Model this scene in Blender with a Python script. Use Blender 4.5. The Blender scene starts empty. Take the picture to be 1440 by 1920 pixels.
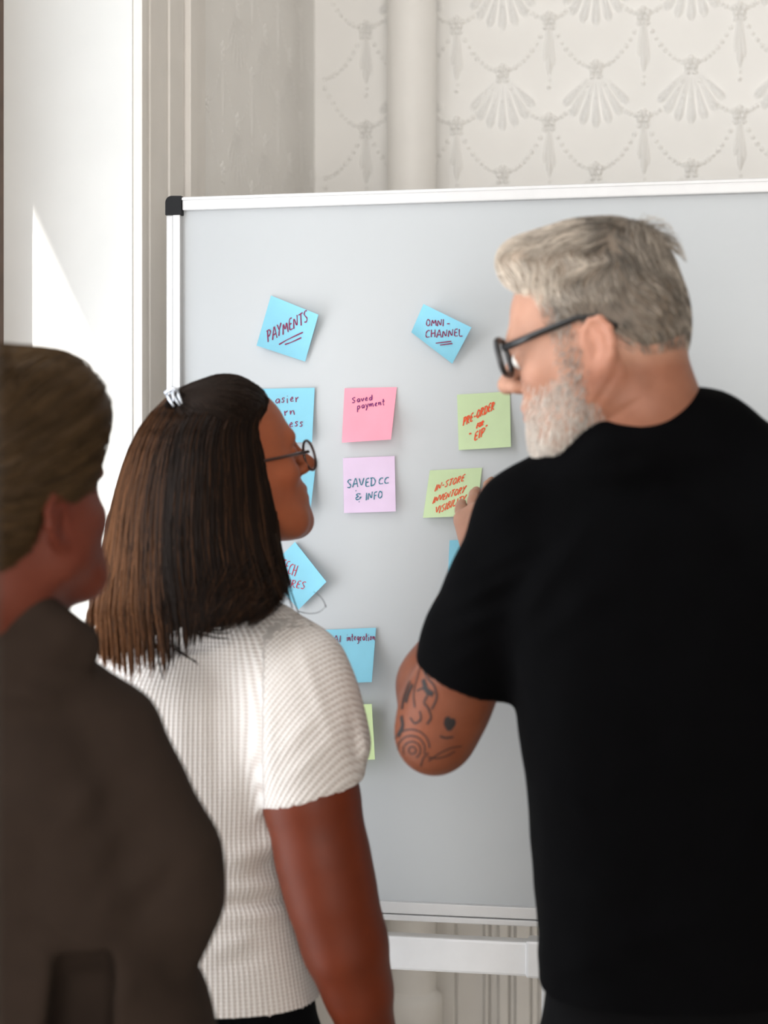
import bpy, math, random
import numpy as np
from mathutils import Vector, Matrix
from mathutils.bvhtree import BVHTree

random.seed(7)
rng = np.random.default_rng(7)
scene = bpy.context.scene
COL = scene.collection

# ------------------------------------------------------------------ camera
FPX = 3400.0                 # focal length in pixels of the 1440x1920 frame
HORIZON = 930.0              # image row of the horizon
YAW = math.radians(11.0)     # camera turned left of the board's normal
CAM_Z = 1.52
cam_d = bpy.data.cameras.new('camera')
cam_d.sensor_fit = 'VERTICAL'
cam_d.sensor_height = 36.0
cam_d.lens = FPX / 1920.0 * 36.0
cam_d.shift_y = -(960.0 - HORIZON) / 1920.0
cam_d.clip_start = 0.05
cam_d.dof.use_dof = True
cam_d.dof.focus_distance = 2.66
cam_d.dof.aperture_fstop = 3.4
cam = bpy.data.objects.new('camera', cam_d)
COL.objects.link(cam)
cam.location = (0, 0, CAM_Z)
cam.rotation_euler = (math.pi / 2, 0, YAW)
scene.camera = cam

# ------------------------------------------------------------------ world, sun, daylight
world = bpy.data.worlds.new('world')
scene.world = world
world.use_nodes = True
wn = world.node_tree
bg = wn.nodes['Background']
bg.inputs[0].default_value = (0.78, 0.88, 1.0, 1)
bg.inputs[1].default_value = 0.7

SUN_PHI = math.radians(16.0)
SUN_EL = math.radians(31.0)
sun_d = bpy.data.lights.new('sun', 'SUN')
sun_d.energy = 9.0
sun_d.angle = math.radians(0.6)
sun_d.color = (1.0, 0.95, 0.88)
sun = bpy.data.objects.new('sun', sun_d)
COL.objects.link(sun)
sdir = Vector((math.sin(SUN_PHI) * math.cos(SUN_EL), math.cos(SUN_PHI) * math.cos(SUN_EL), -math.sin(SUN_EL)))
sun.rotation_euler = sdir.to_track_quat('-Z', 'Y').to_euler()
sun.location = (-3, -3, 4)

def window_light(name, energy, z0, z1, y0, y1, tint=(0.95, 0.975, 1.0)):
    d = bpy.data.lights.new(name, 'AREA')
    d.shape = 'RECTANGLE'
    d.size = z1 - z0
    d.size_y = y1 - y0
    d.energy = energy
    d.color = tint
    o = bpy.data.objects.new(name, d)
    COL.objects.link(o)
    o.location = (-1.066, (y0 + y1) / 2, (z0 + z1) / 2)
    o.rotation_euler = (0, -math.pi / 2, 0)
window_light('window_daylight', 15.0, 0.5, 1.6, 1.55, 2.40)
window_light('window_daylight_upper', 23.0, 1.6, 3.4, 1.05, 1.95)
# fill light added behind the camera to even out the board
rear_d = bpy.data.lights.new('rear_fill_light', 'AREA')
rear_d.shape = 'RECTANGLE'; rear_d.size = 2.4; rear_d.size_y = 2.5; rear_d.energy = 140.0; rear_d.color = (1.0, 0.975, 0.945)
rear = bpy.data.objects.new('rear_fill_light', rear_d); COL.objects.link(rear)
rear.location = (0.5, -2.55, 1.68); rear.rotation_euler = (math.pi / 2, 0, 0)

scene.view_settings.view_transform = 'Standard'
scene.view_settings.look = 'None'
scene.view_settings.gamma = 1.0
scene.view_settings.use_curve_mapping = False
scene.view_settings.exposure = 0.0

# ------------------------------------------------------------------ helpers: frames
CY, SY = math.cos(YAW), math.sin(YAW)
def pc(px, py, d):
    """pixel + distance along the view -> camera-aligned coordinates (z relative to the lens)"""
    return np.array([(px - 720.0) / FPX * d, d, (HORIZON - py) / FPX * d])
def c2w(p):
    return Vector((CY * p[0] - SY * p[1], SY * p[0] + CY * p[1], p[2] + CAM_Z))
def on_plane(px, py, Y):
    """point of the pixel's ray on the room plane Y = const"""
    t = (px - 720.0) / FPX
    d = Y / (CY + SY * t)
    return c2w(pc(px, py, d))

# ------------------------------------------------------------------ helpers: materials
def mat(name, color, rough=0.6, spec=0.5, noise=0.0, nscale=20.0, bump=0.0, bscale=60.0, metal=0.0,
        col2=None, attr=None, sheen=0.0, sss=0.0, trans=0.0, coat=0.0, bdist=0.002):
    m = bpy.data.materials.new(name)
    m.use_nodes = True
    nt = m.node_tree
    b = nt.nodes['Principled BSDF']
    b.inputs['Roughness'].default_value = rough
    b.inputs['Metallic'].default_value = metal
    b.inputs['Specular IOR Level'].default_value = spec
    b.inputs['Sheen Weight'].default_value = sheen
    b.inputs['Coat Weight'].default_value = coat
    if sss:
        b.inputs['Subsurface Weight'].default_value = sss
        b.inputs['Subsurface Radius'].default_value = (0.010, 0.004, 0.002)
        b.inputs['Subsurface Scale'].default_value = 0.6
    tc = nt.nodes.new('ShaderNodeTexCoord')
    src = None
    if attr:
        a = nt.nodes.new('ShaderNodeAttribute'); a.attribute_name = attr
        src = a.outputs['Color']
    if noise > 0:
        n = nt.nodes.new('ShaderNodeTexNoise')
        n.inputs['Scale'].default_value = nscale
        n.inputs['Detail'].default_value = 5
        nt.links.new(tc.outputs['Object'], n.inputs['Vector'])
        mx = nt.nodes.new('ShaderNodeMix'); mx.data_type = 'RGBA'
        rmp = nt.nodes.new('ShaderNodeMapRange')
        rmp.inputs[1].default_value = 0.3; rmp.inputs[2].default_value = 0.7
        nt.links.new(n.outputs['Fac'], rmp.inputs[0])
        nt.links.new(rmp.outputs[0], mx.inputs[0])
        if src is not None:
            mx.blend_type = 'MULTIPLY'
            ml = nt.nodes.new('ShaderNodeMath'); ml.operation = 'MULTIPLY'; ml.inputs[1].default_value = noise
            nt.links.new(rmp.outputs[0], ml.inputs[0]); nt.links.new(ml.outputs[0], mx.inputs[0])
            nt.links.new(src, mx.inputs[6]); mx.inputs[7].default_value = (0.6, 0.5, 0.45, 1)
        else:
            c2 = col2 if col2 else tuple(c * (1 - noise) for c in color)
            mx.inputs[6].default_value = (*color, 1)
            mx.inputs[7].default_value = (*c2, 1)
        src = mx.outputs[2]
    if src is not None:
        nt.links.new(src, b.inputs['Base Color'])
    else:
        b.inputs['Base Color'].default_value = (*color, 1)
    if bump > 0:
        n2 = nt.nodes.new('ShaderNodeTexNoise')
        n2.inputs['Scale'].default_value = bscale
        n2.inputs['Detail'].default_value = 4
        nt.links.new(tc.outputs['Object'], n2.inputs['Vector'])
        bp = nt.nodes.new('ShaderNodeBump')
        bp.inputs['Strength'].default_value = bump
        bp.inputs['Distance'].default_value = bdist
        nt.links.new(n2.outputs['Fac'], bp.inputs['Height'])
        nt.links.new(bp.outputs[0], b.inputs['Normal'])
    if trans > 0:
        out = nt.nodes['Material Output']
        tr = nt.nodes.new('ShaderNodeBsdfTranslucent')
        if src is not None: nt.links.new(src, tr.inputs[0])
        else: tr.inputs[0].default_value = (*color, 1)
        ms = nt.nodes.new('ShaderNodeMixShader'); ms.inputs[0].default_value = trans
        nt.links.new(b.outputs[0], ms.inputs[1]); nt.links.new(tr.outputs[0], ms.inputs[2])
        nt.links.new(ms.outputs[0], out.inputs[0])
    return m

def glass_mat(name, tint=(1, 1, 1), gloss=0.06):
    m = bpy.data.materials.new(name); m.use_nodes = True
    nt = m.node_tree; nt.nodes.remove(nt.nodes['Principled BSDF'])
    t = nt.nodes.new('ShaderNodeBsdfTransparent'); t.inputs[0].default_value = (*tint, 1)
    g = nt.nodes.new('ShaderNodeBsdfGlossy'); g.inputs['Roughness'].default_value = 0.02
    ms = nt.nodes.new('ShaderNodeMixShader'); ms.inputs[0].default_value = gloss
    nt.links.new(t.outputs[0], ms.inputs[1]); nt.links.new(g.outputs[0], ms.inputs[2])
    nt.links.new(ms.outputs[0], nt.nodes['Material Output'].inputs[0])
    return m

def srgb(r, g, b):
    f = lambda c: (c / 255 / 12.92) if c / 255 <= 0.04045 else ((c / 255 + 0.055) / 1.055) ** 2.4
    return (f(r), f(g), f(b))

# ------------------------------------------------------------------ helpers: objects
def mesh_obj(name, verts, faces, material, parent=None, smooth=False, cols=None, vecs=None):
    me = bpy.data.meshes.new(name)
    verts = np.asarray(verts, dtype=np.float32).reshape(-1, 3)
    if isinstance(faces, np.ndarray):
        nv, nf, k = len(verts), len(faces), faces.shape[1]
        me.vertices.add(nv); me.vertices.foreach_set('co', verts.ravel())
        me.loops.add(nf * k); me.loops.foreach_set('vertex_index', faces.astype(np.int32).ravel())
        me.polygons.add(nf)
        me.polygons.foreach_set('loop_start', np.arange(0, nf * k, k, dtype=np.int32))
        me.polygons.foreach_set('loop_total', np.full(nf, k, dtype=np.int32))
        me.update(calc_edges=True)
    else:
        me.from_pydata([tuple(v) for v in verts], [], faces)
        me.update()
    if smooth:
        me.polygons.foreach_set('use_smooth', np.ones(len(me.polygons), dtype=bool))
    if cols is not None:
        ca = me.color_attributes.new('Col', 'FLOAT_COLOR', 'POINT')
        c4 = np.ones((len(verts), 4), dtype=np.float32); c4[:, :3] = cols
        ca.data.foreach_set('color', c4.ravel())
    if vecs is not None:
        va = me.attributes.new('knit', 'FLOAT_VECTOR', 'POINT')
        va.data.foreach_set('vector', np.asarray(vecs, dtype=np.float32).ravel())
    me.materials.append(material)
    o = bpy.data.objects.new(name, me)
    COL.objects.link(o)
    if parent is not None: o.parent = parent
    return o

def empty(name, loc=(0, 0, 0), rz=0.0):
    o = bpy.data.objects.new(name, None)
    COL.objects.link(o); o.location = loc; o.rotation_euler = (0, 0, rz)
    o.empty_display_size = 0.1
    return o
def tag(o, label=None, cat=None, group=None, kind=None):
    if label: o['label'] = label
    if cat: o['category'] = cat
    if group: o['group'] = group
    if kind: o['kind'] = kind
    return o

class MB:
    """collects simple solids into one mesh"""
    def __init__(s): s.v = []; s.f = []
    def add(s, v, f):
        n = len(s.v); s.v += [tuple(p) for p in v]; s.f += [tuple(i + n for i in q) for q in f]; return s
    def box(s, lo, hi, bev=0.0):
        (x0, y0, z0), (x1, y1, z1) = lo, hi
        if bev <= 0:
            v = [(x0,y0,z0),(x1,y0,z0),(x1,y1,z0),(x0,y1,z0),(x0,y0,z1),(x1,y0,z1),(x1,y1,z1),(x0,y1,z1)]
            f = [(0,3,2,1),(4,5,6,7),(0,1,5,4),(1,2,6,5),(2,3,7,6),(3,0,4,7)]
            return s.add(v, f)
        import bmesh
        bm = bmesh.new(); bmesh.ops.create_cube(bm, size=1)
        for w in bm.verts:
            w.co = Vector(((x0+x1)/2 + w.co.x*(x1-x0), (y0+y1)/2 + w.co.y*(y1-y0), (z0+z1)/2 + w.co.z*(z1-z0)))
        bmesh.ops.bevel(bm, geom=bm.edges[:] , offset=bev, segments=2, affect='EDGES', profile=0.6)
        bm.verts.index_update()
        s.add([w.co[:] for w in bm.verts], [[w.index for w in q.verts] for q in bm.faces]); bm.free()
        return s
    def tube(s, pts, rad, n=10, caps=True):
        pts = [Vector(p) for p in pts]; m = len(pts)
        if not hasattr(rad, '__len__'): rad = [rad] * m
        rings = []; ref = None
        for i, p in enumerate(pts):
            t = (pts[min(i+1, m-1)] - pts[max(i-1, 0)]).normalized()
            if ref is None: ref = t.orthogonal().normalized()
            ref = (ref - t * ref.dot(t)).normalized(); bn = t.cross(ref)
            rings.append([p + (ref * math.cos(a) + bn * math.sin(a)) * rad[i] for a in [2*math.pi*j/n for j in range(n)]])
        v = [q for r in rings for q in r]; f = []
        for i in range(m - 1):
            for j in range(n):
                a, b = i*n + j, i*n + (j+1) % n
                f.append((a, b, b + n, a + n))
        if caps: f += [tuple(range(n))[::-1], tuple(range((m-1)*n, m*n))]
        return s.add(v, f)
    def lathe(s, prof, n=24, c=(0, 0, 0)):
        v = []; f = []
        for r, z in prof:
            v += [(c[0] + r*math.cos(2*math.pi*j/n), c[1] + r*math.sin(2*math.pi*j/n), c[2] + z) for j in range(n)]
        for i in range(len(prof) - 1):
            for j in range(n):
                a, b = i*n + j, i*n + (j+1) % n
                f.append((a, b, b + n, a + n))
        return s.add(v, f)
    def prism(s, outline, y0, y1):
        """outline in xz, extruded along y"""
        n = len(outline)
        v = [(x, y0, z) for x, z in outline] + [(x, y1, z) for x, z in outline]
        f = [tuple(range(n)), tuple(range(n, 2*n))[::-1]] + [(i, (i+1) % n + 0, (i+1) % n + n, i + n)[::-1] for i in range(n)]
        return s.add(v, f)
    def build(s, name, material, parent=None, smooth=False):
        return mesh_obj(name, s.v, s.f, material, parent, smooth)

# ------------------------------------------------------------------ helpers: implicit modelling
def smin(a, b, k):
    if k <= 0: return np.minimum(a, b)
    h = np.maximum(k - np.abs(a - b), 0) / k
    return np.minimum(a, b) - h * h * k * 0.25

class SDF:
    def __init__(s, lo, hi, h):
        s.h = h
        s.ax = [np.arange(lo[i] - 3*h, hi[i] + 4*h, h, dtype=np.float32) for i in range(3)]
        s.d = np.full([len(a) for a in s.ax], 0.5, dtype=np.float32)
    def sub(s, lo, hi):
        sl = []
        for i in range(3):
            a = int(np.searchsorted(s.ax[i], lo[i])); b = int(np.searchsorted(s.ax[i], hi[i]))
            if b <= a: return None, None
            sl.append(slice(a, b))
        x = s.ax[0][sl[0]][:, None, None]; y = s.ax[1][sl[1]][None, :, None]; z = s.ax[2][sl[2]][None, None, :]
        return tuple(sl), (x, y, z)
    def put(s, fn, lo, hi, k=0.0, op='u'):
        m = k + 3 * s.h
        sl, g = s.sub([v - m for v in lo], [v + m for v in hi])
        if sl is None: return
        dd = fn(*g).astype(np.float32)
        cur = s.d[sl]
        if op == 'u': s.d[sl] = smin(cur, dd, k)
        elif op == 's': s.d[sl] = -smin(-cur, dd, k)
        elif op == 'i': s.d[sl] = -smin(-cur, -dd, k)
    def ell(s, c, r, R=None, k=0.01, op='u'):
        c = np.asarray(c, float); r = np.asarray(r, float)
        R = np.eye(3) if R is None else R
        ext = np.sqrt(((R * r[None, :]) ** 2).sum(1))
        def fn(x, y, z):
            x, y, z = x - c[0], y - c[1], z - c[2]
            l = [R[0, i]*x + R[1, i]*y + R[2, i]*z for i in range(3)]
            k0 = np.sqrt(sum((l[i]/r[i])**2 for i in range(3)))
            k1 = np.sqrt(sum((l[i]/r[i]**2)**2 for i in range(3))) + 1e-9
            return k0 * (k0 - 1) / k1
        s.put(fn, c - ext, c + ext, k, op)
    def cap(s, p, q, r0, r1=None, k=0.01, op='u'):
        p = np.asarray(p, float); q = np.asarray(q, float); r1 = r0 if r1 is None else r1
        e = q - p; L2 = float(e @ e) + 1e-12; R = max(r0, r1)
        def fn(x, y, z):
            t = np.clip(((x-p[0])*e[0] + (y-p[1])*e[1] + (z-p[2])*e[2]) / L2, 0, 1)
            return np.sqrt((x-p[0]-t*e[0])**2 + (y-p[1]-t*e[1])**2 + (z-p[2]-t*e[2])**2) - (r0 + (r1-r0)*t)
        s.put(fn, np.minimum(p, q) - R, np.maximum(p, q) + R, k, op)
    def chain(s, pts, k=0.012, op='u'):
        for (p, r), (q, t) in zip(pts[:-1], pts[1:]): s.cap(p, q, r, t, k, op)
    def loft(s, rows, k=0.02, n=2.3, op='u', cut=True):
        """rows: (z, cx, a, cy, b) from any order"""
        rows = sorted(rows); Z = np.array([r[0] for r in rows])
        zz = np.linspace(Z[0], Z[-1], 240)
        def sm(col):
            v = np.interp(zz, Z, [r[col] for r in rows]); w = 15
            p = np.pad(v, w, mode='edge'); ker = np.hanning(2*w + 1); ker /= ker.sum()
            return np.convolve(p, ker, 'valid')
        C = [sm(i) for i in (1, 2, 3, 4)]
        lo = [(C[0]-C[1]).min(), (C[2]-C[3]).min(), Z[0]]; hi = [(C[0]+C[1]).max(), (C[2]+C[3]).max(), Z[-1]]
        def fn(x, y, z):
            cx, a, cy, b = [np.interp(z.ravel(), zz, c).reshape(z.shape) for c in C]
            u = np.abs(x - cx)/a; v = np.abs(y - cy)/b
            q = (u**n + v**n)**(1.0/n)
            d = (q - 1)*np.minimum(a, b)
            if cut: d = np.maximum(d, np.maximum(Z[0] - z, z - Z[-1]))
            return d
        s.put(fn, lo, hi, k, op)
    def half(s, p, n, k=0.0, op='s', lo=None, hi=None):
        """half space on the side n points to"""
        p = np.asarray(p, float); n = np.asarray(n, float); n = n/np.linalg.norm(n)
        lo = [a[0] for a in s.ax] if lo is None else lo; hi = [a[-1] for a in s.ax] if hi is None else hi
        s.put(lambda x, y, z: -((x-p[0])*n[0] + (y-p[1])*n[1] + (z-p[2])*n[2]), lo, hi, k, op)
    def bump(s, fn, lo=None, hi=None):
        lo = [a[0] for a in s.ax] if lo is None else lo; hi = [a[-1]+1 for a in s.ax] if hi is None else hi
        sl, g = s.sub(lo, hi)
        if sl is not None: s.d[sl] -= fn(*g)
    def mesh(s, smooth=1):
        d = s.d; ins = d < 0
        nx, ny, nz = d.shape
        cnt = np.zeros((nx-1, ny-1, nz-1), dtype=np.int8)
        for a in (0, 1):
            for b in (0, 1):
                for c in (0, 1): cnt += ins[a:nx-1+a, b:ny-1+b, c:nz-1+c]
        mixed = (cnt > 0) & (cnt < 8)
        idx = np.argwhere(mixed)
        ids = np.full(mixed.shape, -1, dtype=np.int32); ids[mixed] = np.arange(len(idx))
        pos = np.zeros((len(idx), 3)); num = np.zeros(len(idx))
        for ax in range(3):
            o1, o2 = [i for i in range(3) if i != ax]
            for b in (0, 1):
                for c in (0, 1):
                    A = idx.copy(); A[:, o1] += b; A[:, o2] += c
                    B = A.copy(); B[:, ax] += 1
                    va = d[A[:, 0], A[:, 1], A[:, 2]]; vb = d[B[:, 0], B[:, 1], B[:, 2]]
                    cr = (va < 0) != (vb < 0)
                    t = np.where(cr, va/np.where(cr, va - vb, 1), 0)
                    P = A.astype(float); P[:, ax] += t
                    pos += np.where(cr[:, None], P, 0); num += cr
        pos /= num[:, None]
        pos = np.stack([s.ax[i][0] + pos[:, i]*s.h for i in range(3)], 1)
        quads = []
        for ax in range(3):
            o1, o2 = [(1, 2), (2, 0), (0, 1)][ax]
            sl0 = [slice(None)]*3; sl1 = [slice(None)]*3
            sl0[ax] = slice(0, -1); sl1[ax] = slice(1, None)
            a, b = ins[tuple(sl0)], ins[tuple(sl1)]
            e = np.argwhere(a != b)
            e = e[(e[:, o1] > 0) & (e[:, o1] < d.shape[o1]-1) & (e[:, o2] > 0) & (e[:, o2] < d.shape[o2]-1)]
            fl = a[e[:, 0], e[:, 1], e[:, 2]]
            def cid(u, v):
                q = e.copy(); q[:, o1] -= u; q[:, o2] -= v
                return ids[q[:, 0], q[:, 1], q[:, 2]]
            Q = np.stack([cid(1, 1), cid(0, 1), cid(0, 0), cid(1, 0)], 1)
            Q[~fl] = Q[~fl][:, ::-1]
            quads.append(Q)
        Q = np.concatenate(quads)
        for _ in range(smooth):
            acc = np.zeros_like(pos); n = np.zeros(len(pos))
            for i in range(4):
                for j in (1, 3):
                    np.add.at(acc, Q[:, i], pos[Q[:, (i+j) % 4]]); np.add.at(n, Q[:, i], 1)
            pos = 0.5*pos + 0.5*acc/np.maximum(n, 1)[:, None]
        return pos, Q

def join(*meshes):
    V = []; Q = []; n = 0
    for v, q in meshes: V.append(v); Q.append(q + n); n += len(v)
    return np.concatenate(V), np.concatenate(Q)

_ng = rng.random((32, 32, 32))
def vnoise(x, y, z):
    """smooth value noise, -1..1"""
    x, y, z = np.broadcast_arrays(x, y, z)
    i = [np.floor(a).astype(int) for a in (x, y, z)]; f = [a - b for a, b in zip((x, y, z), i)]
    f = [t*t*(3 - 2*t) for t in f]; r = 0
    for a in (0, 1):
        for b in (0, 1):
            for c in (0, 1):
                w = (f[0] if a else 1-f[0])*(f[1] if b else 1-f[1])*(f[2] if c else 1-f[2])
                r = r + w*_ng[(i[0]+a) % 32, (i[1]+b) % 32, (i[2]+c) % 32]
    return r*2 - 1

def strands(P, R, sides=3):
    """P (N,S,3) polylines, R (N,S) radii -> verts, quads"""
    N, S, _ = P.shape
    T = np.empty_like(P); T[:, 1:-1] = P[:, 2:] - P[:, :-2]; T[:, 0] = P[:, 1]-P[:, 0]; T[:, -1] = P[:, -1]-P[:, -2]
    T /= np.linalg.norm(T, axis=2, keepdims=True) + 1e-12
    ref = np.tile(np.array([0.31, 0.77, 0.55]), (N, S, 1))
    A = np.cross(T, ref); A /= np.linalg.norm(A, axis=2, keepdims=True) + 1e-9
    B = np.cross(T, A)
    V = np.empty((N, S, sides, 3))
    for j in range(sides):
        a = 2*math.pi*j/sides
        V[:, :, j] = P + (A*math.cos(a) + B*math.sin(a))*R[:, :, None]
    base = np.arange(N)[:, None, None]*S*sides + np.arange(S-1)[None, :, None]*sides
    j = np.arange(sides)[None, None, :]; jn = (j + 1) % sides
    Q = np.stack([base + j, base + jn, base + sides + jn, base + sides + j], -1).reshape(-1, 4)
    return V.reshape(-1, 3), Q

def bvh_of(v, q):
    return BVHTree.FromPolygons([tuple(p) for p in v], [tuple(int(i) for i in f) for f in q])

# ================================================================== ROOM
M = {}
M['wall'] = mat('wall_paint', (0.93, 0.915, 0.89), 0.75, 0.3, noise=0.04, nscale=7, bump=0.35, bscale=45, bdist=0.0012)
M['jamb'] = mat('jamb_paint', (0.79, 0.80, 0.79), 0.5, 0.4, noise=0.04, nscale=9, bump=0.3, bscale=30, bdist=0.001)
M['trim'] = mat('casing_paint', (0.84, 0.81, 0.77), 0.5, 0.4, noise=0.06, nscale=12, bump=0.25, bscale=40, bdist=0.001)
M['pipe'] = mat('pipe_paint', (0.90, 0.88, 0.85), 0.45, 0.4, noise=0.04, nscale=14, bump=0.25, bscale=50, bdist=0.001)
M['dark_wall'] = mat('rear_wall_paint', (0.20, 0.17, 0.15), 0.8, 0.3, noise=0.1)
M['side_wall'] = mat('side_wall_paint', (0.42, 0.40, 0.37), 0.8, 0.3, noise=0.05)
M['floor'] = mat('floor_wood', (0.62, 0.55, 0.46), 0.5, 0.4, noise=0.15, nscale=8)
M['ceil'] = mat('ceiling_paint', (0.6, 0.585, 0.56), 0.8, 0.2, noise=0.04)
M['sash'] = mat('sash_wood', (0.16, 0.10, 0.07), 0.5, 0.4, noise=0.3, nscale=30)
M['dark_post'] = mat('dark_post_paint', (0.075, 0.062, 0.053), 0.6, 0.2, noise=0.1)
M['glass'] = glass_mat('window_glass')
M['added_screen'] = mat('added_screen_cloth', (0.8, 0.79, 0.76), 0.9, 0.1, noise=0.05)  # opaque sheet added behind the area lights in both windows

XL, YK, YB = -0.8786, 2.564, 3.75     # left wall face, end of the window reveal, back wall face
XR, YF, ZC = 2.6, -2.6, 3.9
XO = -1.12                            # outer face of the left wall
WY0, WZ0, WZ1 = 1.0, 0.45, 3.45       # window opening
def struct(name, mb, m, parent=None, smooth=False):
    o = mb.build(name, m, parent, smooth)
    if parent is None: o['kind'] = 'structure'
    return o
struct('floor', MB().box((XO, YF - .1, -.1), (XR + .1, YB + .1, 0)), M['floor'])
struct('ceiling', MB().box((XO, YF - .1, ZC), (XR + .1, YB + .1, ZC + .1)), M['ceil'])
wall_back = struct('wall_back', MB().box((XO, YB, 0), (XR + .1, YB + .1, ZC)), M['wall'])
struct('wall_right', MB().box((XR, YF, 0), (XR + .1, YB, ZC)), M['side_wall'])
struct('wall_front', MB().box((XO, YF - .1, 0), (-.75, YF, ZC)).box((1.75, YF - .1, 0), (XR + .1, YF, ZC)).box((-.75, YF - .1, 0), (1.75, YF, .45)).box((-.75, YF - .1, 3.05), (1.75, YF, ZC)), M['dark_wall'])
wall_left = struct('wall_left', MB().box((XO, YK, 0), (XL, YB, ZC)).box((XO, YF, 0), (XL, WY0, ZC))
       .box((XO, WY0, 0), (XL, YK, WZ0)).box((XO, WY0, WZ1), (XL, YK, ZC)), M['wall'])
# painted reveal lining at the far side of the window, rounded chipped arris at the room corner
struct('trim_1', MB().box((-1.085, YK - .004, WZ0), (XL + .002, YK + .004, WZ1), .002), M['jamb'])
# window casing on the left wall: stepped mouldings between the reveal and the wallpaper
Yc = lambda px: YK * (1381.0 - 247.0) / (1381.0 - px)
casing = struct('trim_2', MB().box((XL - .01, YK, 0), (XL + .010, Yc(375), ZC)), M['trim'])
for i, (a, b, h) in enumerate([(247, 256, .016), (268, 300, .013), (306, 334, .014), (338, 352, .022), (356, 374, .017)]):
    struct('moulding', MB().box((XL + .008, Yc(a), .02), (XL + h, Yc(b), ZC - .02), .002), M['trim'], casing)

# window: stiles, rails, pane, and an added opaque sheet that keeps stray sun out
win_o = empty('window_1', (-1.1, WY0, WZ0)); win_o['kind'] = 'structure'
YS = 2.40
def wpart(name, lo, hi, m):
    L = (-1.1, WY0, WZ0)
    return MB().box([a - b for a, b in zip(lo, L)], [a - b for a, b in zip(hi, L)]).build(name, m, win_o)
wpart('stile', (-1.100, YS, WZ0), (-1.0785, YK, WZ1), M['sash'])
wpart('stile', (-1.100, WY0, WZ0), (-1.075, WY0 + .06, WZ1), M['sash'])
wpart('sill_rail', (-1.100, WY0, WZ0), (-1.075, YK, WZ0 + .07), M['sash'])
wpart('head_rail', (-1.100, WY0, WZ1 - .07), (-1.075, YK, WZ1), M['sash'])
wpart('pane', (-1.112, WY0, WZ0 + .03), (-1.108, YK, WZ1 - .03), M['glass'])
wpart('added_screen', (-1.096, WY0 + .03, WZ0 + .05), (-1.092, 1.82, WZ1 - .06), M['added_screen'])
w2 = empty('added_rear_window', (-.75, YF - .05, .45)); w2['kind'] = 'structure'  # unseen window added to carry the rear fill light
for nm, lo_, hi_, m_ in (('stile', (0, 0, 0), (.06, .025, 2.6), 'sash'), ('stile', (2.44, 0, 0), (2.5, .025, 2.6), 'sash'), ('mullion', (1.22, 0, .07), (1.28, .025, 2.53), 'sash'),
                         ('sill_rail', (.06, 0, 0), (2.44, .025, .07), 'sash'), ('head_rail', (.06, 0, 2.53), (2.44, .025, 2.6), 'sash'), ('added_screen', (.03, -.012, .03), (2.47, -.008, 2.57), 'added_screen')):
    MB().box(lo_, hi_).build(nm, M[m_], w2)
# unseen slab added over the window outside: its edge cuts the sun off along a slanting line on the reveal
struct('added_sun_slab', MB().box((-1.62, -3.0, 3.215), (XO - .001, 3.8, 3.30)), M['trim'])
struct('trim_3', MB().box((XO, WY0 - .05, WZ0 - .04), (XL + .04, YK - .01, WZ0 - .002), .004), M['trim'])

# pipe in the corner, with its collar near the floor
pp = on_plane(772, 900, 3.675)
pipe = empty('pipe', (pp.x, pp.y, 0))
tag(pipe, 'white painted vertical pipe in front of the embossed wall, running behind the board', 'pipe')
MB().lathe([(.0505, .44), (.0505, ZC)], 48).build('riser', M['pipe'], pipe, True)
MB().lathe([(.0505, .505), (.054, .500), (.063, .493), (.064, .48), (.063, .43), (.059, .425), (.059, .415), (.066, .41), (.066, 0.02), (.075, .015), (.075, 0)], 48).build('collar', M['pipe'], pipe, True)

# wainscot of upright boards below the wallpaper (seen under the whiteboard)
Xw = lambda px, Y=YB: on_plane(px, 1800, Y).x
wains = struct('trim_4', MB().box((XL, YB - .012, 0), (1.6, YB + .01, 1.16)), M['trim'])
edges = [592, 655, 722, 790, 858, 911, 921, 938, 958, 969, 998, 1012]
hs = [.020, .022, .020, .022, .019, .030, .021, .034, .024, .031, .022]
planks = [(Xw(a) + .0012, Xw(b) - .0012, h) for a, b, h in zip(edges[:-1], edges[1:], hs)]
x = Xw(1012)
while x < 1.5:
    planks.append((x + .001, x + .054, .022)); planks.append((x + .056, x + .068, .031)); x += .069
for a, b, h in planks:
    struct('plank', MB().box((a, YB - h, 0.0), (b, YB - .005, 1.12), .0025), M['trim'], wains)
struct('chair_rail', MB().box((XL, YB - .045, 1.12), (1.6, YB - .004, 1.165), .006), M['trim'], wains)
struct('baseboard_left', MB().box((XL - .01, Yc(376), 0), (XL + .02, YB - .03, .16), .004), M['trim'])

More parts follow.
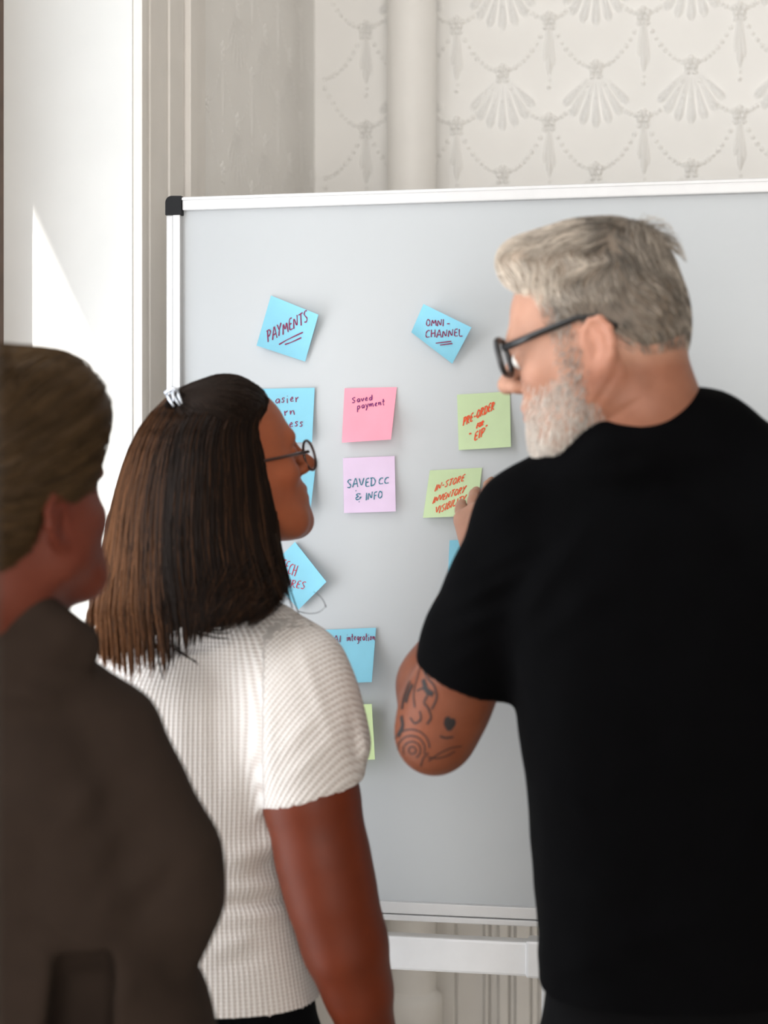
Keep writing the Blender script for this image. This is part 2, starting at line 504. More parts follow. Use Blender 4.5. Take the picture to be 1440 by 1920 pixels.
# ---- embossed wallpaper: beads, rosettes, shells and tassels in relief
def hemi(mb, c, r, hgt, n=7):
    v = []; f = []
    for ring, (cr, ch) in enumerate(((1.0, 0.0), (.8, .6), (.42, .92))):
        v += [(c[0] + r*cr*math.cos(2*math.pi*j/n), -hgt*ch, c[1] + r*cr*math.sin(2*math.pi*j/n)) for j in range(n)]
    v.append((c[0], -hgt, c[1]))
    for k in range(2):
        for j in range(n): f.append((k*n+j, k*n+(j+1) % n, (k+1)*n+(j+1) % n, (k+1)*n+j))
    for j in range(n): f.append((2*n+j, 2*n+(j+1) % n, 3*n))
    mb.add(v, f)
def petal(mb, p, q, w0, w1, hgt, seg=6, groove=0.0):
    """raised leaf from p to q in the wall plane"""
    p, q = np.array(p), np.array(q); e = (q-p); L = np.linalg.norm(e); e = e/L; nrm = np.array([-e[1], e[0]])
    v = []; f = []
    for i in range(seg + 1):
        t = i/seg; w = (w0 + (w1-w0)*t) * (math.sqrt(max(0, 1-((t-.75)/.25)**2)) if t > .75 else 1)
        h = hgt*(.5 + .5*t) * (0.25 if i in (seg,) else 1)
        if i == seg: w = w1*.25
        for s_, hh in ((-1, 0), (-.62, .8*h), (0, h - groove), (.62, .8*h), (1, 0)):
            c = p + e*L*t + nrm*w*s_
            v.append((c[0], -hh, c[1]))
    for i in range(seg):
        for j in range(4): f.append((i*5+j, i*5+j+1, i*5+j+6, i*5+j+5))
    mb.add(v, f)
def mesh_of(mb, name):
    o = mb.build(name, M['wall'], None, True); me = o.data; bpy.data.objects.remove(o); return me
PX, RZ = 0.1935, 0.105
m_ros = MB()
for j in range(5):
    a = 2*math.pi*j/5 + .3; hemi(m_ros, (.0105*math.cos(a), .0095*math.sin(a)), .0078, .0055, 8)
hemi(m_ros, (0, 0), .006, .0075, 8); hemi(m_ros, (.006, -.019), .0055, .004); hemi(m_ros, (-.006, -.019), .0055, .004)
m_ros = mesh_of(m_ros, 'rosette')
m_shell = MB()
for j in range(7):
    a = math.radians(-90 + (j-3)*13.5); L = .125 - .0045*abs(j-3)**1.5
    L0 = .028
    petal(m_shell, (math.cos(a)*L0, math.sin(a)*L0 - .002), (math.cos(a)*L, math.sin(a)*L), .0022, .0122, .0062, 8, .0045)
    for t in (.50, .60, .70, .80, .89):
        hemi(m_shell, (math.cos(a)*L*t, math.sin(a)*L*t), .0034, .0034, 5)
m_shell = mesh_of(m_shell, 'shell')
m_tas = MB()
petal(m_tas, (-.003, -.022), (-.009, -.088), .002, .006, .004)
petal(m_tas, (.003, -.022), (.010, -.100), .002, .006, .004)
petal(m_tas, (0, -.022), (.001, -.118), .0025, .0075, .006)
hemi(m_tas, (.002, -.128), .0035, .003); hemi(m_tas, (0, -.142), .005, .004)
m_tas = mesh_of(m_tas, 'tassel')
def garland(sg):
    mb = MB()
    for i in range(1, 11):
        t = i/11.0
        x_ = sg*PX/2*t; z_ = -RZ*(1 - (1-t)**2.1)
        hemi(mb, (x_, z_), .0046 + .0012*abs(math.sin(i*2.1)), .0030, 7)
    return mesh_of(mb, 'bead_garland')
m_gl, m_gr = garland(-1), garland(1)
X0, Z0 = -0.1874, 2.508
def relief(parent, to_world, rz, u0, u1, uoff, hs=1.0):
    for r in range(-2, 8):
        z = Z0 - r*RZ
        if z < 1.78: continue
        off = uoff + (PX/2 if r % 2 else 0)
        i0 = math.floor((u0 - off)/PX) - 1; i1 = math.ceil((u1 - off)/PX) + 1
        for i in range(i0, i1):
            u = off + i*PX
            for me, ok in ((m_ros, u0 + .02 < u < u1 - .02), (m_shell if r % 2 else m_tas, u0 + .06 < u < u1 - .06),
                           (m_gl, u0 + .1 < u < u1 - .005), (m_gr, u0 + .005 < u < u1 - .1)):
                if not ok: continue
                o = bpy.data.objects.new(me.name.split('.')[0], me); COL.objects.link(o)
                o.location = to_world(u, z); o.rotation_euler = (0, 0, rz); o.scale = (1, hs, 1); o.parent = parent
relief(wall_back, lambda u, z: (u, YB + .0006, z), 0, XL, .62, X0, 2.0)
relief(wall_left, lambda u, z: (XL - .0006, u, z), math.pi/2, Yc(377), YB, YB - .12, .45)

# slim free-standing post close to the lens, makes the dark blurred left edge
dp = c2w(pc(-52, 930, 0.95))
dfr = struct('left_edge_post', MB().box((-.009, -.018, 0), (.009, .018, ZC), .003), M['dark_post'])
dfr.location = (dp.x, dp.y, 0); dfr.rotation_euler = (0, 0, YAW)

# ================================================================== WHITEBOARD
YBD = 2.532
M['board'] = mat('board_enamel', (0.455, 0.475, 0.49), 0.45, 0.25, noise=0.02, nscale=3)
M['alu'] = mat('board_frame', (0.60, 0.60, 0.605), 0.38, 0.5, metal=0.08, noise=0.04, nscale=40)
M['steel'] = mat('stand_steel', (0.84, 0.85, 0.87), 0.35, 0.5, metal=0.08, noise=0.05, nscale=25)
M['black_plastic'] = mat('black_plastic', (0.006, 0.0065, 0.008), 0.6, 0.25, noise=0.1)
XB0 = on_plane(314, 800, YBD).x; XB1 = XB0 + 1.62
ZB1 = 1.954; ZB0 = 0.919
wb = empty('whiteboard', (XB0, YBD, 0))
tag(wb, 'large mobile whiteboard with aluminium frame and black corner, covered in sticky notes', 'whiteboard')
W_, Hb = XB1 - XB0, ZB1
MB().box((.012, .004, ZB0 + .01), (W_ - .012, .016, ZB1 - .01)).build('panel', M['board'], wb)
MB().box((.024, -.006, ZB1 - .0195), (W_ - .024, .020, ZB1), .002).box((.024, -.0075, ZB1 - .005), (W_ - .024, -.004, ZB1 - .0015)).build('top_rail', M['alu'], wb)
MB().box((.024, -.006, ZB0 + .009), (W_ - .024, .020, ZB0 + .0255), .0015).build('bottom_rail', M['alu'], wb)
MB().box((.024, -.010, ZB0), (W_ - .024, .020, ZB0 + .008), .0015).build('rail_lip', M['alu'], wb)
for x0, s_ in ((0, 1), (W_, -1)):
    a, b = sorted((x0, x0 + s_*.0095)); MB().box((a, -.006, ZB0 + .026), (b, .020, ZB1 - .026), .0015).build('side_rail', M['alu'], wb)
    a, b = sorted((x0 + s_*.0098, x0 + s_*.0215)); MB().box((a, -.008, ZB0 + .026), (b, .019, ZB1 - .026), .0015).build('side_rail', M['alu'], wb)
    for z0, z1, up in ((ZB1 - .026, ZB1 + .001, 1), (ZB0 - .001, ZB0 + .026, -1)):
        o = []; cx_, cz_ = (x0 + s_*.009, (z1 - .009) if up > 0 else (z0 + .009))
        for i in range(7):
            a = math.pi/2*i/6; o.append((cx_ - s_*.0095*math.cos(a), cz_ + up*.0095*math.sin(a)))
        o += [(x0 + s_*.0235, z1 if up > 0 else z0), (x0 + s_*.0235, z0 if up > 0 else z1), (x0 - s_*.0005, z0 if up > 0 else z1)]
        if s_*up < 0: o = o[::-1]
        MB().prism(o, -.009, .021).build('corner_cap', M['black_plastic'], wb)
# stand: cross bar, sleeves, posts, feet and castors
zc1 = on_plane(722, 1757, YBD).z; zc0 = on_plane(722, 1821, YBD).z
xs0 = on_plane(985, 1760, YBD).x - XB0
MB().box((.16, .008, zc0), (W_ - .16, .036, zc1), .004).build('crossbar', M['steel'], wb)
for xa in (.135, xs0):
    MB().box((xa, .003, zc0 - .001), (xa + .075, .041, zc1 + .003), .004).build('sleeve', M['steel'], wb)
    MB().box((xa + .02, .022, .09), (xa + .055, .052, ZB1 - .12), .004).build('post', M['steel'], wb)
    MB().box((xa + .018, -.24, .06), (xa + .057, .30, .095), .004).build('foot', M['steel'], wb)
    for yy in (-.22, .28):
        MB().tube([(xa + .028, yy, .03), (xa + .047, yy, .03)], .03, 18).build('castor', M['black_plastic'], wb, True)

# ================================================================== STICKY NOTES
def note_mat(n, c): return mat(n, c, 0.85, 0.15, noise=0.05, nscale=30, bump=0.1, bscale=300, trans=0.28, bdist=.0004)
M['n_blue'] = note_mat('note_blue', srgb(150, 214, 233)); M['n_pink'] = note_mat('note_pink', srgb(253, 172, 190))
M['n_purple'] = note_mat('note_purple', srgb(230, 210, 233)); M['n_green'] = note_mat('note_green', srgb(208, 226, 184))
M['n_lime'] = note_mat('note_lime', srgb(225, 243, 190)); M['n_hot'] = note_mat('note_hot_pink', srgb(245, 100, 130))
M['ink_maroon'] = mat('ink_maroon', srgb(122, 30, 74), 0.6, 0.3, noise=.1); M['ink_violet'] = mat('ink_violet', srgb(104, 26, 96), 0.6, 0.3, noise=.1)
M['ink_teal'] = mat('ink_teal', srgb(36, 108, 128), 0.6, 0.3, noise=.1); M['ink_red'] = mat('ink_red', srgb(216, 72, 32), 0.6, 0.3, noise=.1)
M['ink_rose'] = mat('ink_rose', srgb(185, 48, 72), 0.6, 0.3, noise=.1)

# single-stroke handwriting: letters on a 1-high box, as polylines
G = {
 'A': (.8, [[(0,0),(.38,1),(.5,1),(.8,0)],[(.15,.36),(.68,.4)]]), 'B': (.65, [[(.05,0),(.1,1),(.5,.95),(.55,.7),(.12,.53),(.6,.4),(.58,.08),(.05,0)]]),
 'C': (.7, [[(.68,.9),(.45,1),(.12,.72),(.02,.3),(.2,.02),(.66,.1)]]), 'D': (.75, [[(.12,.95),(.08,0)],[(-.05,.92),(.45,.98),(.74,.6),(.6,.15),(.05,0)]]),
 'E': (.6, [[(.58,.98),(.1,.95),(.04,.02),(.6,.06)],[(.06,.5),(.48,.54)]]), 'F': (.6, [[(.1,0),(.12,.95),(.62,1)],[(.1,.5),(.5,.55)]]),
 'H': (.75, [[(.08,1),(.05,0)],[(.05,.48),(.68,.55)],[(.7,1),(.66,0)]]), 'I': (.2, [[(.12,1),(.06,0)]]),
 'L': (.6, [[(.08,1),(.03,.03),(.6,.06)]]), 'M': (.95, [[(0,0),(.15,1),(.45,.25),(.78,1),(.92,0)]]), 'N': (.8, [[(0,0),(.1,1),(.62,0),(.76,1)]]),
 'O': (.8, [[(.4,1),(.1,.75),(.05,.25),(.35,0),(.72,.3),(.7,.8),(.36,1)]]), 'P': (.65, [[(.05,0),(.1,.98)],[(-.05,.9),(.42,1),(.64,.75),(.42,.5),(.1,.45)]]),
 'R': (.7, [[(.05,0),(.1,1)],[(0,.92),(.42,1),(.6,.75),(.4,.52),(.12,.48),(.68,0)]]), 'S': (.62, [[(.6,.92),(.3,1),(.05,.75),(.3,.52),(.58,.3),(.4,.02),(0,.1)]]),
 'T': (.7, [[(0,.96),(.74,1)],[(.4,.98),(.32,0)]]), 'U': (.75, [[(.05,1),(.06,.3),(.3,0),(.6,.2),(.66,1)]]), 'V': (.75, [[(0,1),(.34,0),(.72,1)]]),
 'Y': (.7, [[(0,1),(.3,.5)],[(.7,1),(.3,.5),(.16,0)]]), '&': (.7, [[(.62,.85),(.3,1),(.1,.75),(.45,.56),(.05,.35),(.12,.02),(.5,.08),(.72,.42),(.5,.3)]]),
 '-': (.5, [[(.06,.45),(.42,.5)]]), '"': (.3, [[(.06,1),(.03,.8)],[(.22,1),(.19,.8)]]), ' ': (.5, []),
 'a': (.62, [[(.52,.5),(.25,.58),(.04,.28),(.2,.02),(.48,.2),(.54,.56),(.56,.02)]]), 'd': (.62, [[(.5,.45),(.22,.55),(.04,.25),(.2,.02),(.48,.18),(.56,1.05),(.56,.02)]]),
 'e': (.55, [[(.06,.28),(.46,.36),(.3,.58),(.06,.35),(.16,.04),(.5,.1)]]), 'g': (.6, [[(.5,.5),(.22,.56),(.05,.28),(.25,.05),(.48,.3),(.54,.55),(.44,-.4),(.1,-.35)]]),
 'i': (.25, [[(.1,.55),(.12,0)],[(.12,.8),(.13,.86)]]), 'm': (.85, [[(.02,.55),(.05,0),(.1,.45),(.32,.56),(.38,0),(.44,.45),(.68,.56),(.76,0)]]),
 'n': (.55, [[(.02,.55),(.05,0),(.12,.42),(.38,.56),(.48,0)]]), 'o': (.55, [[(.28,.56),(.05,.3),(.2,.0),(.48,.25),(.28,.56)]]),
 'p': (.6, [[(.05,.55),(.02,-.42)],[(.04,.42),(.35,.58),(.52,.3),(.3,.02),(.05,.1)]]), 'r': (.42, [[(.03,.56),(.08,0)],[(.08,.35),(.38,.56)]]),
 's': (.45, [[(.42,.5),(.18,.58),(.08,.4),(.36,.22),(.22,.0),(0,.08)]]), 't': (.45, [[(.2,.95),(.18,.02),(.36,.0)],[(0,.56),(.42,.6)]]),
 'v': (.5, [[(0,.56),(.22,0),(.5,.56)]]), 'y': (.55, [[(.02,.56),(.26,.08)],[(.54,.58),(.1,-.45)]]),
}
def words(text, x0, y0, x1, y1, h, slant=0.0, upright=True):
    """pixel polylines of a word written from (x0,y0) to (x1,y1) on its baseline"""
    adv = [G[c][0] + .2 for c in text]; tot = sum(adv) - .2
    L = math.hypot(x1-x0, y1-y0); ex, ey = (x1-x0)/L, (y1-y0)/L
    ux, uy = (0.0, -1.0) if upright else (ey, -ex)
    ux += slant; out = []; cur = 0
    for c, a in zip(text, adv):
        jit = random.uniform(-.06, .06)
        for pl in G[c][1]:
            out.append([(x0 + ex*L*(cur+p[0])/tot + ux*h*(p[1]+jit), y0 + ey*L*(cur+p[0])/tot + uy*h*(p[1]+jit)) for p in pl])
        cur += a
    return out
def smooth_pl(pl, it=2):
    for _ in range(it):
        if len(pl) < 3: return pl
        q = [pl[0]]
        for a, b in zip(pl[:-1], pl[1:]):
            q += [(a[0]*.8+b[0]*.2, a[1]*.8+b[1]*.2), (a[0]*.2+b[0]*.8, a[1]*.2+b[1]*.8)]
        pl = q + [pl[-1]]
    return pl

def sticky(color, corners, lifts, label, ink=None, strokes=(), bulge=0.0, pen=.00125, pw=1.6):
    tl, tr, br, bl = [np.array(c, float) for c in corners]
    def px_of(u, v): return (tl*(1-u)+tr*u)*(1-v) + (bl*(1-u)+br*u)*v
    def lift(u, v):
        a, b, c, d = [1.4*t_ for t_ in lifts]
        g = (a*(1-u)+b*u)*(1-v)**pw + (d*(1-u)+c*u)*v**pw
        return .0015 + g + bulge*math.sin(math.pi*u)*math.sin(math.pi*v)
    def pos(u, v, off=0.0):
        q = px_of(u, v); return on_plane(q[0], q[1], YBD + .004 - lift(u, v) - off)
    n = 14; ctr = pos(.5, 0)
    root = empty('sticky_note', ctr); tag(root, label, 'sticky note', 'sticky notes on the whiteboard')
    v = [pos(i/n, j/n) - ctr for j in range(n+1) for i in range(n+1)]
    nb = len(v); v += [p + Vector((0, .0003, 0)) for p in v]
    f = []
    for j in range(n):
        for i in range(n):
            a = j*(n+1) + i
            f.append((a, a+n+1, a+n+2, a+1)); f.append((a+nb, a+1+nb, a+n+2+nb, a+n+1+nb))
    rim = [i for i in range(n+1)] + [j*(n+1)+n for j in range(1, n+1)] + [n*(n+1)+i for i in range(n-1, -1, -1)] + [j*(n+1) for j in range(n-1, 0, -1)]
    n2 = len(v); v += [v[a] for a in rim] + [v[a+nb] for a in rim]; nr = len(rim)
    for a in range(nr): f.append((n2+a, n2+(a+1) % nr, n2+nr+(a+1) % nr, n2+nr+a))
    paper = mesh_obj('paper', [p[:] for p in v], f, M[color], root, True)
    if strokes:
        def inv(q):
            u = v_ = .5
            for _ in range(12):
                r = px_of(u, v_) - q
                du = (tr-tl)*(1-v_) + (br-bl)*v_; dv = (bl*(1-u)+br*u) - (tl*(1-u)+tr*u)
                det = du[0]*dv[1] - du[1]*dv[0]
                u -= (r[0]*dv[1]-r[1]*dv[0])/det; v_ -= (du[0]*r[1]-du[1]*r[0])/det
            return u, v_
        mb = MB()
        for pl in strokes:
            pl = smooth_pl(pl, 2)
            pts = [pos(*inv(np.array(q, float)), .0007) - ctr for q in pl]
            vv = []; ff = []
            for i, p in enumerate(pts):
                t = (pts[min(i+1, len(pts)-1)] - pts[max(i-1, 0)]); t.y = 0; t.normalize()
                w = Vector((-t.z, 0, t.x))*pen*.5*(1 + .25*math.sin(i*.9))
                vv += [p + w, p - w]
            for i in range(len(pts)-1): ff.append((2*i, 2*i+1, 2*i+3, 2*i+2))
            mb.add(vv, ff)
        mb.build('handwriting', M[ink], paper)
    return root

sticky('n_blue', [(508,554),(597,590),(572,678),(481,648)], (.0, .012, .004, .010), 'tilted blue sticky note reading PAYMENTS, underlined twice, at upper left of the board',
       'ink_maroon', words('PAYMENTS', 502, 641, 577, 603, 22, -.08) + [[(523,646),(540,636),(568,623)],[(534,646),(546,642),(565,633)]], bulge=-.001, pen=.0016)
sticky('n_blue', [(794,570),(884,614),(848,682),(771,623)], (.012, .030, .006, .014), 'tilted curling blue sticky note reading OMNI-CHANNEL, underlined twice',
       'ink_maroon', words('OMNI', 799, 611, 832, 611, 13) + [[(838,607),(843,607)]] + words('CHANNEL', 798, 633, 867, 631, 14) + [[(817,643.5),(846,640)],[(825,647),(848,644)]], bulge=.004, pen=.0014)
sticky('n_blue', [(490,729),(590,727),(585,829),(487,831)], (0, .002, .008, .008), 'blue sticky note half hidden behind the dark haired head, above the glasses',
       'ink_maroon', words('asier', 516, 757, 560, 753, 16) + words('rn', 533, 779, 553, 777, 16) + words('ess', 542, 801, 568, 799, 16))
sticky('n_pink', [(646,728),(744,726),(733,824),(641,830)], (0, 0, .020, .010), 'pink sticky note reading Saved payment with a curling lower edge',
       'ink_violet', words('S', 660, 756, 666, 755, 10) + words('aved', 669, 755, 698, 750, 12) + words('payment', 670, 767, 721, 759, 12), bulge=-.002)
sticky('n_purple', [(643,859),(740,855),(742,959),(645,962)], (0, .001, .008, .005), 'pale purple sticky note reading SAVED CC & INFO below the pink one',
       'ink_teal', words('SAVED', 651, 915, 704, 911, 16) + words('CC', 710, 908, 729, 907, 12) + words('&', 666, 938, 677, 937, 12) + [[(667,919.5),(667.6,921)],[(673,940),(673.6,941.5)]] + words('INFO', 686, 938, 717, 934, 14), bulge=-.001, pen=.0014)
sticky('n_blue', [(492,863),(593,862),(582,958),(488,962)], (0, .001, .014, .010), 'blue sticky note almost hidden behind the face with round glasses')
sticky('n_green', [(857,740),(956,734),(958,838),(860,844)], (0, 0, .008, .003), 'pale green sticky note reading PRE-ORDER beside the bearded face',
       'ink_red', words('PRE-ORDER', 868, 799, 926, 768, 16, .12) + words('FOR', 893, 804, 906, 797, 9, .15) + words('"', 880, 826, 884, 825, 14) + words('EIP', 889, 828, 908, 816, 16, .1) + words('"', 911, 810, 914, 808, 12), pen=.0016)
sticky('n_green', [(806,882),(904,877),(893,967),(793,971)], (0, 0, .020, .006), 'pale green sticky note reading IN-STORE INVENTORY VISIBILITY touched by fingers',
       'ink_red', words('IN-STORE', 815, 921, 869, 902, 13, .3) + words('INVENTORY', 811, 944, 871, 923, 13, .3) + words('VISIBILITY', 815, 965, 872, 941, 14, .22), pen=.0013)
sticky('n_blue', [(553,1016),(612,1091),(560,1143),(498,1072)], (.002, .012, .006, .0), 'blue sticky note turned on its corner reading TECH, beside the long dark hair',
       'ink_rose', words('TECH', 525, 1069, 553, 1080, 20, .3) + words('URES', 534, 1099, 570, 1105, 14, .3), pen=.0011)
sticky('n_blue', [(604,1181),(705,1177),(697,1279),(598,1282)], (0, .001, .022, .012), 'blue sticky note reading AI integration above the white sleeve',
       'ink_maroon', words('AI', 625, 1204, 639, 1203, 12) + words('integration', 650, 1202, 703, 1201, 14), bulge=-.002, pen=.0011)
sticky('n_lime', [(598,1323),(697,1320),(703,1424),(602,1428)], (.004, .010, .022, .012), 'lowest yellow-green sticky note peeking out behind the white sleeve')
sticky('n_blue', [(843,1013),(940,1010),(937,1112),(838,1116)], (0, 0, .010, .006), 'blue sticky note mostly hidden behind the black t-shirt sleeve')
sticky('n_hot', [(1033,842),(1130,838),(1132,940),(1034,944)], (0, 0, .006, .004), 'hot pink sticky note peeking out below the grey beard')

# ================================================================== PEOPLE: shared builders
def orient(fx, fy, pitch_up, roll=0.0):
    """columns right, forward, up of a head that looks along (fx, fy)"""
    n = math.hypot(fx, fy); fx, fy = fx/n, fy/n
    f = np.array([fx*math.cos(pitch_up), fy*math.cos(pitch_up), math.sin(pitch_up)])
    r = np.cross(f, [0, 0, 1]); r /= np.linalg.norm(r); u = np.cross(r, f)
    if roll:
        c, s_ = math.cos(roll), math.sin(roll); r, u = r*c + u*s_, u*c - r*s_
    return np.stack([r, f, u], 1)
RX = lambda a: np.array([[1,0,0],[0,math.cos(a),-math.sin(a)],[0,math.sin(a),math.cos(a)]])
RYm = lambda a: np.array([[math.cos(a),0,math.sin(a)],[0,1,0],[-math.sin(a),0,math.cos(a)]])
RZm = lambda a: np.array([[math.cos(a),-math.sin(a),0],[math.sin(a),math.cos(a),0],[0,0,1]])

class Head:
    def __init__(s, R, t, sc, lf=1.0, fwd=1.0):
        s.R, s.t, s.sc, s.lf, s.fwd = R, np.asarray(t, float), sc, lf, fwd
    def W(s, p):
        p = np.array(p, float)
        if p[2] < 0: p[2] *= s.lf
        if p[2] < .02 and p[1] > .03: p[1] = .03 + (p[1] - .03)*s.fwd
        return s.R @ (p*s.sc) + s.t
    def L(s, P):
        q = ((P - s.t) @ s.R)/s.sc
        q = q.copy(); q[:, 2] = np.where(q[:, 2] < 0, q[:, 2]/s.lf, q[:, 2]); return q
    def ell(s, F, c, r, k=.02, op='u', rot=None):
        F.ell(s.W(c), np.array(r)*s.sc, s.R if rot is None else s.R @ rot, k*s.sc, op)
    def cap(s, F, p, q, r0, r1=None, k=.02, op='u'):
        F.cap(s.W(p), s.W(q), r0*s.sc, (r0 if r1 is None else r1)*s.sc, k*s.sc, op)
    def build(s, F, male=True):
        e, c = s.ell, s.cap
        e(F, (0, -.006, .045), (.0745, .093, .084), .01)
        e(F, (0, .040, .046), (.063, .052, .064), .03)
        e(F, (0, -.052, .018), (.060, .043, .055), .03)
        e(F, (0, .048, -.018), (.057, .044, .066), .028)
        for m in (-1, 1):
            e(F, (m*.044, .062, -.010), (.023, .026, .020), .02)
            j = .060 if male else .054
            c(F, (m*j, .006, -.052), (m*.034, .068, -.086), .017, .016, .03)
            c(F, (m*.034, .068, -.086), (0, .084, -.092), .016, .017, .02)
            e(F, (m*.058, .010, -.020), (.018, .030, .035), .03)
        e(F, (0, .045, -.058), (.050, .044, .042), .03)
        e(F, (0, .090, -.089), (.019, .014, .015), .016)
        c(F, (-.034, .086, .036), (.034, .086, .036), .012 if male else .010, None, .02)
        e(F, (0, .083, -.048), (.032, .020, .025), .02)
        # nose
        c(F, (0, .096, .030), (0, .1165, -.004), .0075, .0098, .014)
        e(F, (0, .1175, -.006), (.0105, .0105, .0095), .008)
        for m in (-1, 1): e(F, (m*.0125, .105, -.012), (.0075, .0105, .0075), .007)
        # eyes
        for m in (-1, 1):
            e(F, (m*.032, .104, .015), (.019, .016, .0115), .014, 's')
            e(F, (m*.031, .083, .015), (.0135, .0135, .0125), .003)
            c(F, (m*.020, .094, .021), (m*.044, .089, .019), .0028, None, .004)
        # lips with the parting line
        c(F, (-.014, .0985, -.0425), (.014, .0985, -.0425), .0064, None, .006)
        c(F, (-.012, .0970, -.0545), (.012, .0970, -.0545), .0074, None, .006)
        c(F, (-.021, .1055, -.0484), (.021, .1055, -.0484), .0018, None, .004, 's')
        # ears
        for m in (-1, 1):
            o = np.array([m*.0735, .002, .000])
            eb = np.array([m*.26, -.95, -.10]); eb /= np.linalg.norm(eb)
            eu = np.array([m*.10, -.17, .98]); eu -= eb*(eu @ eb); eu /= np.linalg.norm(eu)
            en = np.cross(eb, eu)
            P = lambda b, u, n=0.0: o + eb*b + eu*u + en*n
            rot = np.stack([eb, eu, en], 1)
            e(F, P(.014, .002), (.0165, .027, .0042), .006, 'u', rot)
            hx = [(-.002,.006),(.000,.020),(.009,.031),(.021,.031),(.030,.019),(.0315,.003),(.027,-.012),(.019,-.023),(.011,-.029)]
            for a, b in zip(hx[:-1], hx[1:]): c(F, P(*a, .0015*-m), P(*b, .0015*-m), .0043, None, .003)
            e(F, P(.0095, -.0275), (.0085, .0095, .0055), .005, 'u', rot)
            ah = [(.012,.021),(.0205,.011),(.0215,-.003),(.0145,-.0145)]
            for a, b in zip(ah[:-1], ah[1:]): c(F, P(*a, .0015*-m), P(*b, .0015*-m), .0034, None, .003)
            e(F, P(.0085, -.003, .006*-m), (.0075, .0105, .0055), .004, 's', rot)
            c(F, P(.0005, .002), P(.0015, -.008), .0045, None, .005)

def skin_cols(head, V, base, red=1.0, beard=False):
    q = head.L(V); n = len(V)
    C = np.tile(np.array(base), (n, 1))
    C *= (1 + .10*vnoise(V[:, 0]*40, V[:, 1]*40, V[:, 2]*40))[:, None]
    def mixin(w, col): C[:] = C*(1-w[:, None]) + np.array(col)*w[:, None]
    b = np.array(base)
    lip = np.exp(-((q[:, 0]/.019)**4 + ((q[:, 1]-.099)/.012)**4 + ((q[:, 2]+.049)/.0105)**4))
    mixin(lip*.75, b*np.array([.85, .48, .48]))
    ear = np.exp(-(((np.abs(q[:, 0])-.086)/.014)**4 + ((q[:, 1]+.012)/.028)**4 + (q[:, 2]/.045)**4))
    mixin(ear*.45, b*np.array([1.0, .72, .66]))
    cheek = np.exp(-(((np.abs(q[:, 0])-.05)/.03)**2 + ((q[:, 1]-.07)/.03)**2 + ((q[:, 2]+.02)/.025)**2))
    mixin(cheek*.3, b*np.array([1.0, .76, .72]))
    return np.clip(C, 0, 1)

def hand(F, w, d, nrm, side, curl=.35, spread=1.0, sc=1.0, k=.008):
    """palm and five fingers; w wrist, d along the hand, nrm out of the back of the hand, side=+1 thumb on +cross"""
    w = np.asarray(w, float); d = np.asarray(d, float); d /= np.linalg.norm(d)
    nrm = np.asarray(nrm, float); nrm -= d*(nrm @ d); nrm /= np.linalg.norm(nrm)
    a = np.cross(d, nrm)*side
    pt = lambda u, v, n=0: w + (d*u + a*v + nrm*n)*sc
    for v in (-.028, -.01, .010, .027):
        F.cap(pt(.01, v*.6), pt(.085, v), .016*sc, .0125*sc, .014)
    F.cap(pt(.01, .015), pt(.05, .036, -.008), .015*sc, .013*sc, .012)
    for v, L, sp in ((.029, .070, .10), (.0105, .078, .03), (-.009, .073, -.04), (-.027, .057, -.13)):
        p = pt(.085, v); dirv = d + a*sp*spread; ang = curl
        for seg, r in ((.44, .0092), (.30, .0083), (.26, .0074)):
            dirv = dirv/np.linalg.norm(dirv)
            q = p + (dirv*math.cos(ang) - nrm*math.sin(ang))*L*seg*sc
            F.cap(p, q, r*sc, r*.92*sc, .004); p = q; ang += curl
    p = pt(.045, .040, -.01); dv = d*.75 + a*.6 - nrm*.25
    for L, r in ((.036, .0108), (.028, .0092)):
        dv /= np.linalg.norm(dv); q = p + dv*L*sc; F.cap(p, q, r*sc, r*.9*sc, .005); p = q; dv = dv + d*.35 - a*.15

def person(name, base, label):
    w = c2w((base[0], base[1], 0))
    root = empty(name, (w.x, w.y, 0), YAW)
    tag(root, label, 'person')
    return root
def to_local(V, base): return V - np.array([base[0], base[1], -CAM_Z])

def rowsz(rows, d, dd=None):
    """(py, L, R, b, cy) pixel rows -> loft rows"""
    out = []
    for r in rows:
        py, Lp, Rp, b = r[:4]; cy = r[4] if len(r) > 4 else d
        l, q = pc(Lp, py, cy), pc(Rp, py, cy)
        out.append((l[2], (l[0]+q[0])/2, (q[0]-l[0])/2, cy, b))
    return out

def ridges(F, segs, d):
    """raised folds seen from the lens: (px0,py0,px1,py1,width,amp)"""
    def fn(x, y, z):
        r = 0
        for x0, y0, x1, y1, w, amp in segs:
            p, q = pc(x0, y0, d), pc(x1, y1, d)
            e = np.array([q[0]-p[0], q[2]-p[2]]); L2 = e @ e
            t = np.clip(((x-p[0])*e[0] + (z-p[2])*e[1])/L2, 0, 1)
            dd = (x-p[0]-t*e[0])**2 + (z-p[2]-t*e[1])**2
            r = r + amp*np.exp(-dd/(w*w))*np.sin(np.pi*np.clip(t*.9+.05, 0, 1))
        return r*np.ones_like(y)
    F.bump(fn)

def flow(bvh, roots, dirfn, step, n, off, curlamp=0.0):
    """strands that creep along a surface; roots (N,3)"""
    P = np.zeros((len(roots), n, 3))
    for i, r in enumerate(roots):
        p = Vector(r); ph = random.random()*6.28
        for j in range(n):
            loc, nr, _, _ = bvh.find_nearest(p)
            if loc is None: loc, nr = p, Vector((0, 0, 1))
            o = off[j] if hasattr(off, '__len__') else off
            P[i, j] = loc + nr*o
            dv = Vector(dirfn(np.array(loc), np.array(nr), j/(n-1)))
            dv -= nr*dv.dot(nr)
            if dv.length > 1e-6: dv.normalize()
            if curlamp: dv += nr.cross(dv)*curlamp*math.sin(ph + j*1.1)
            p = loc + dv*step[i]
    return P

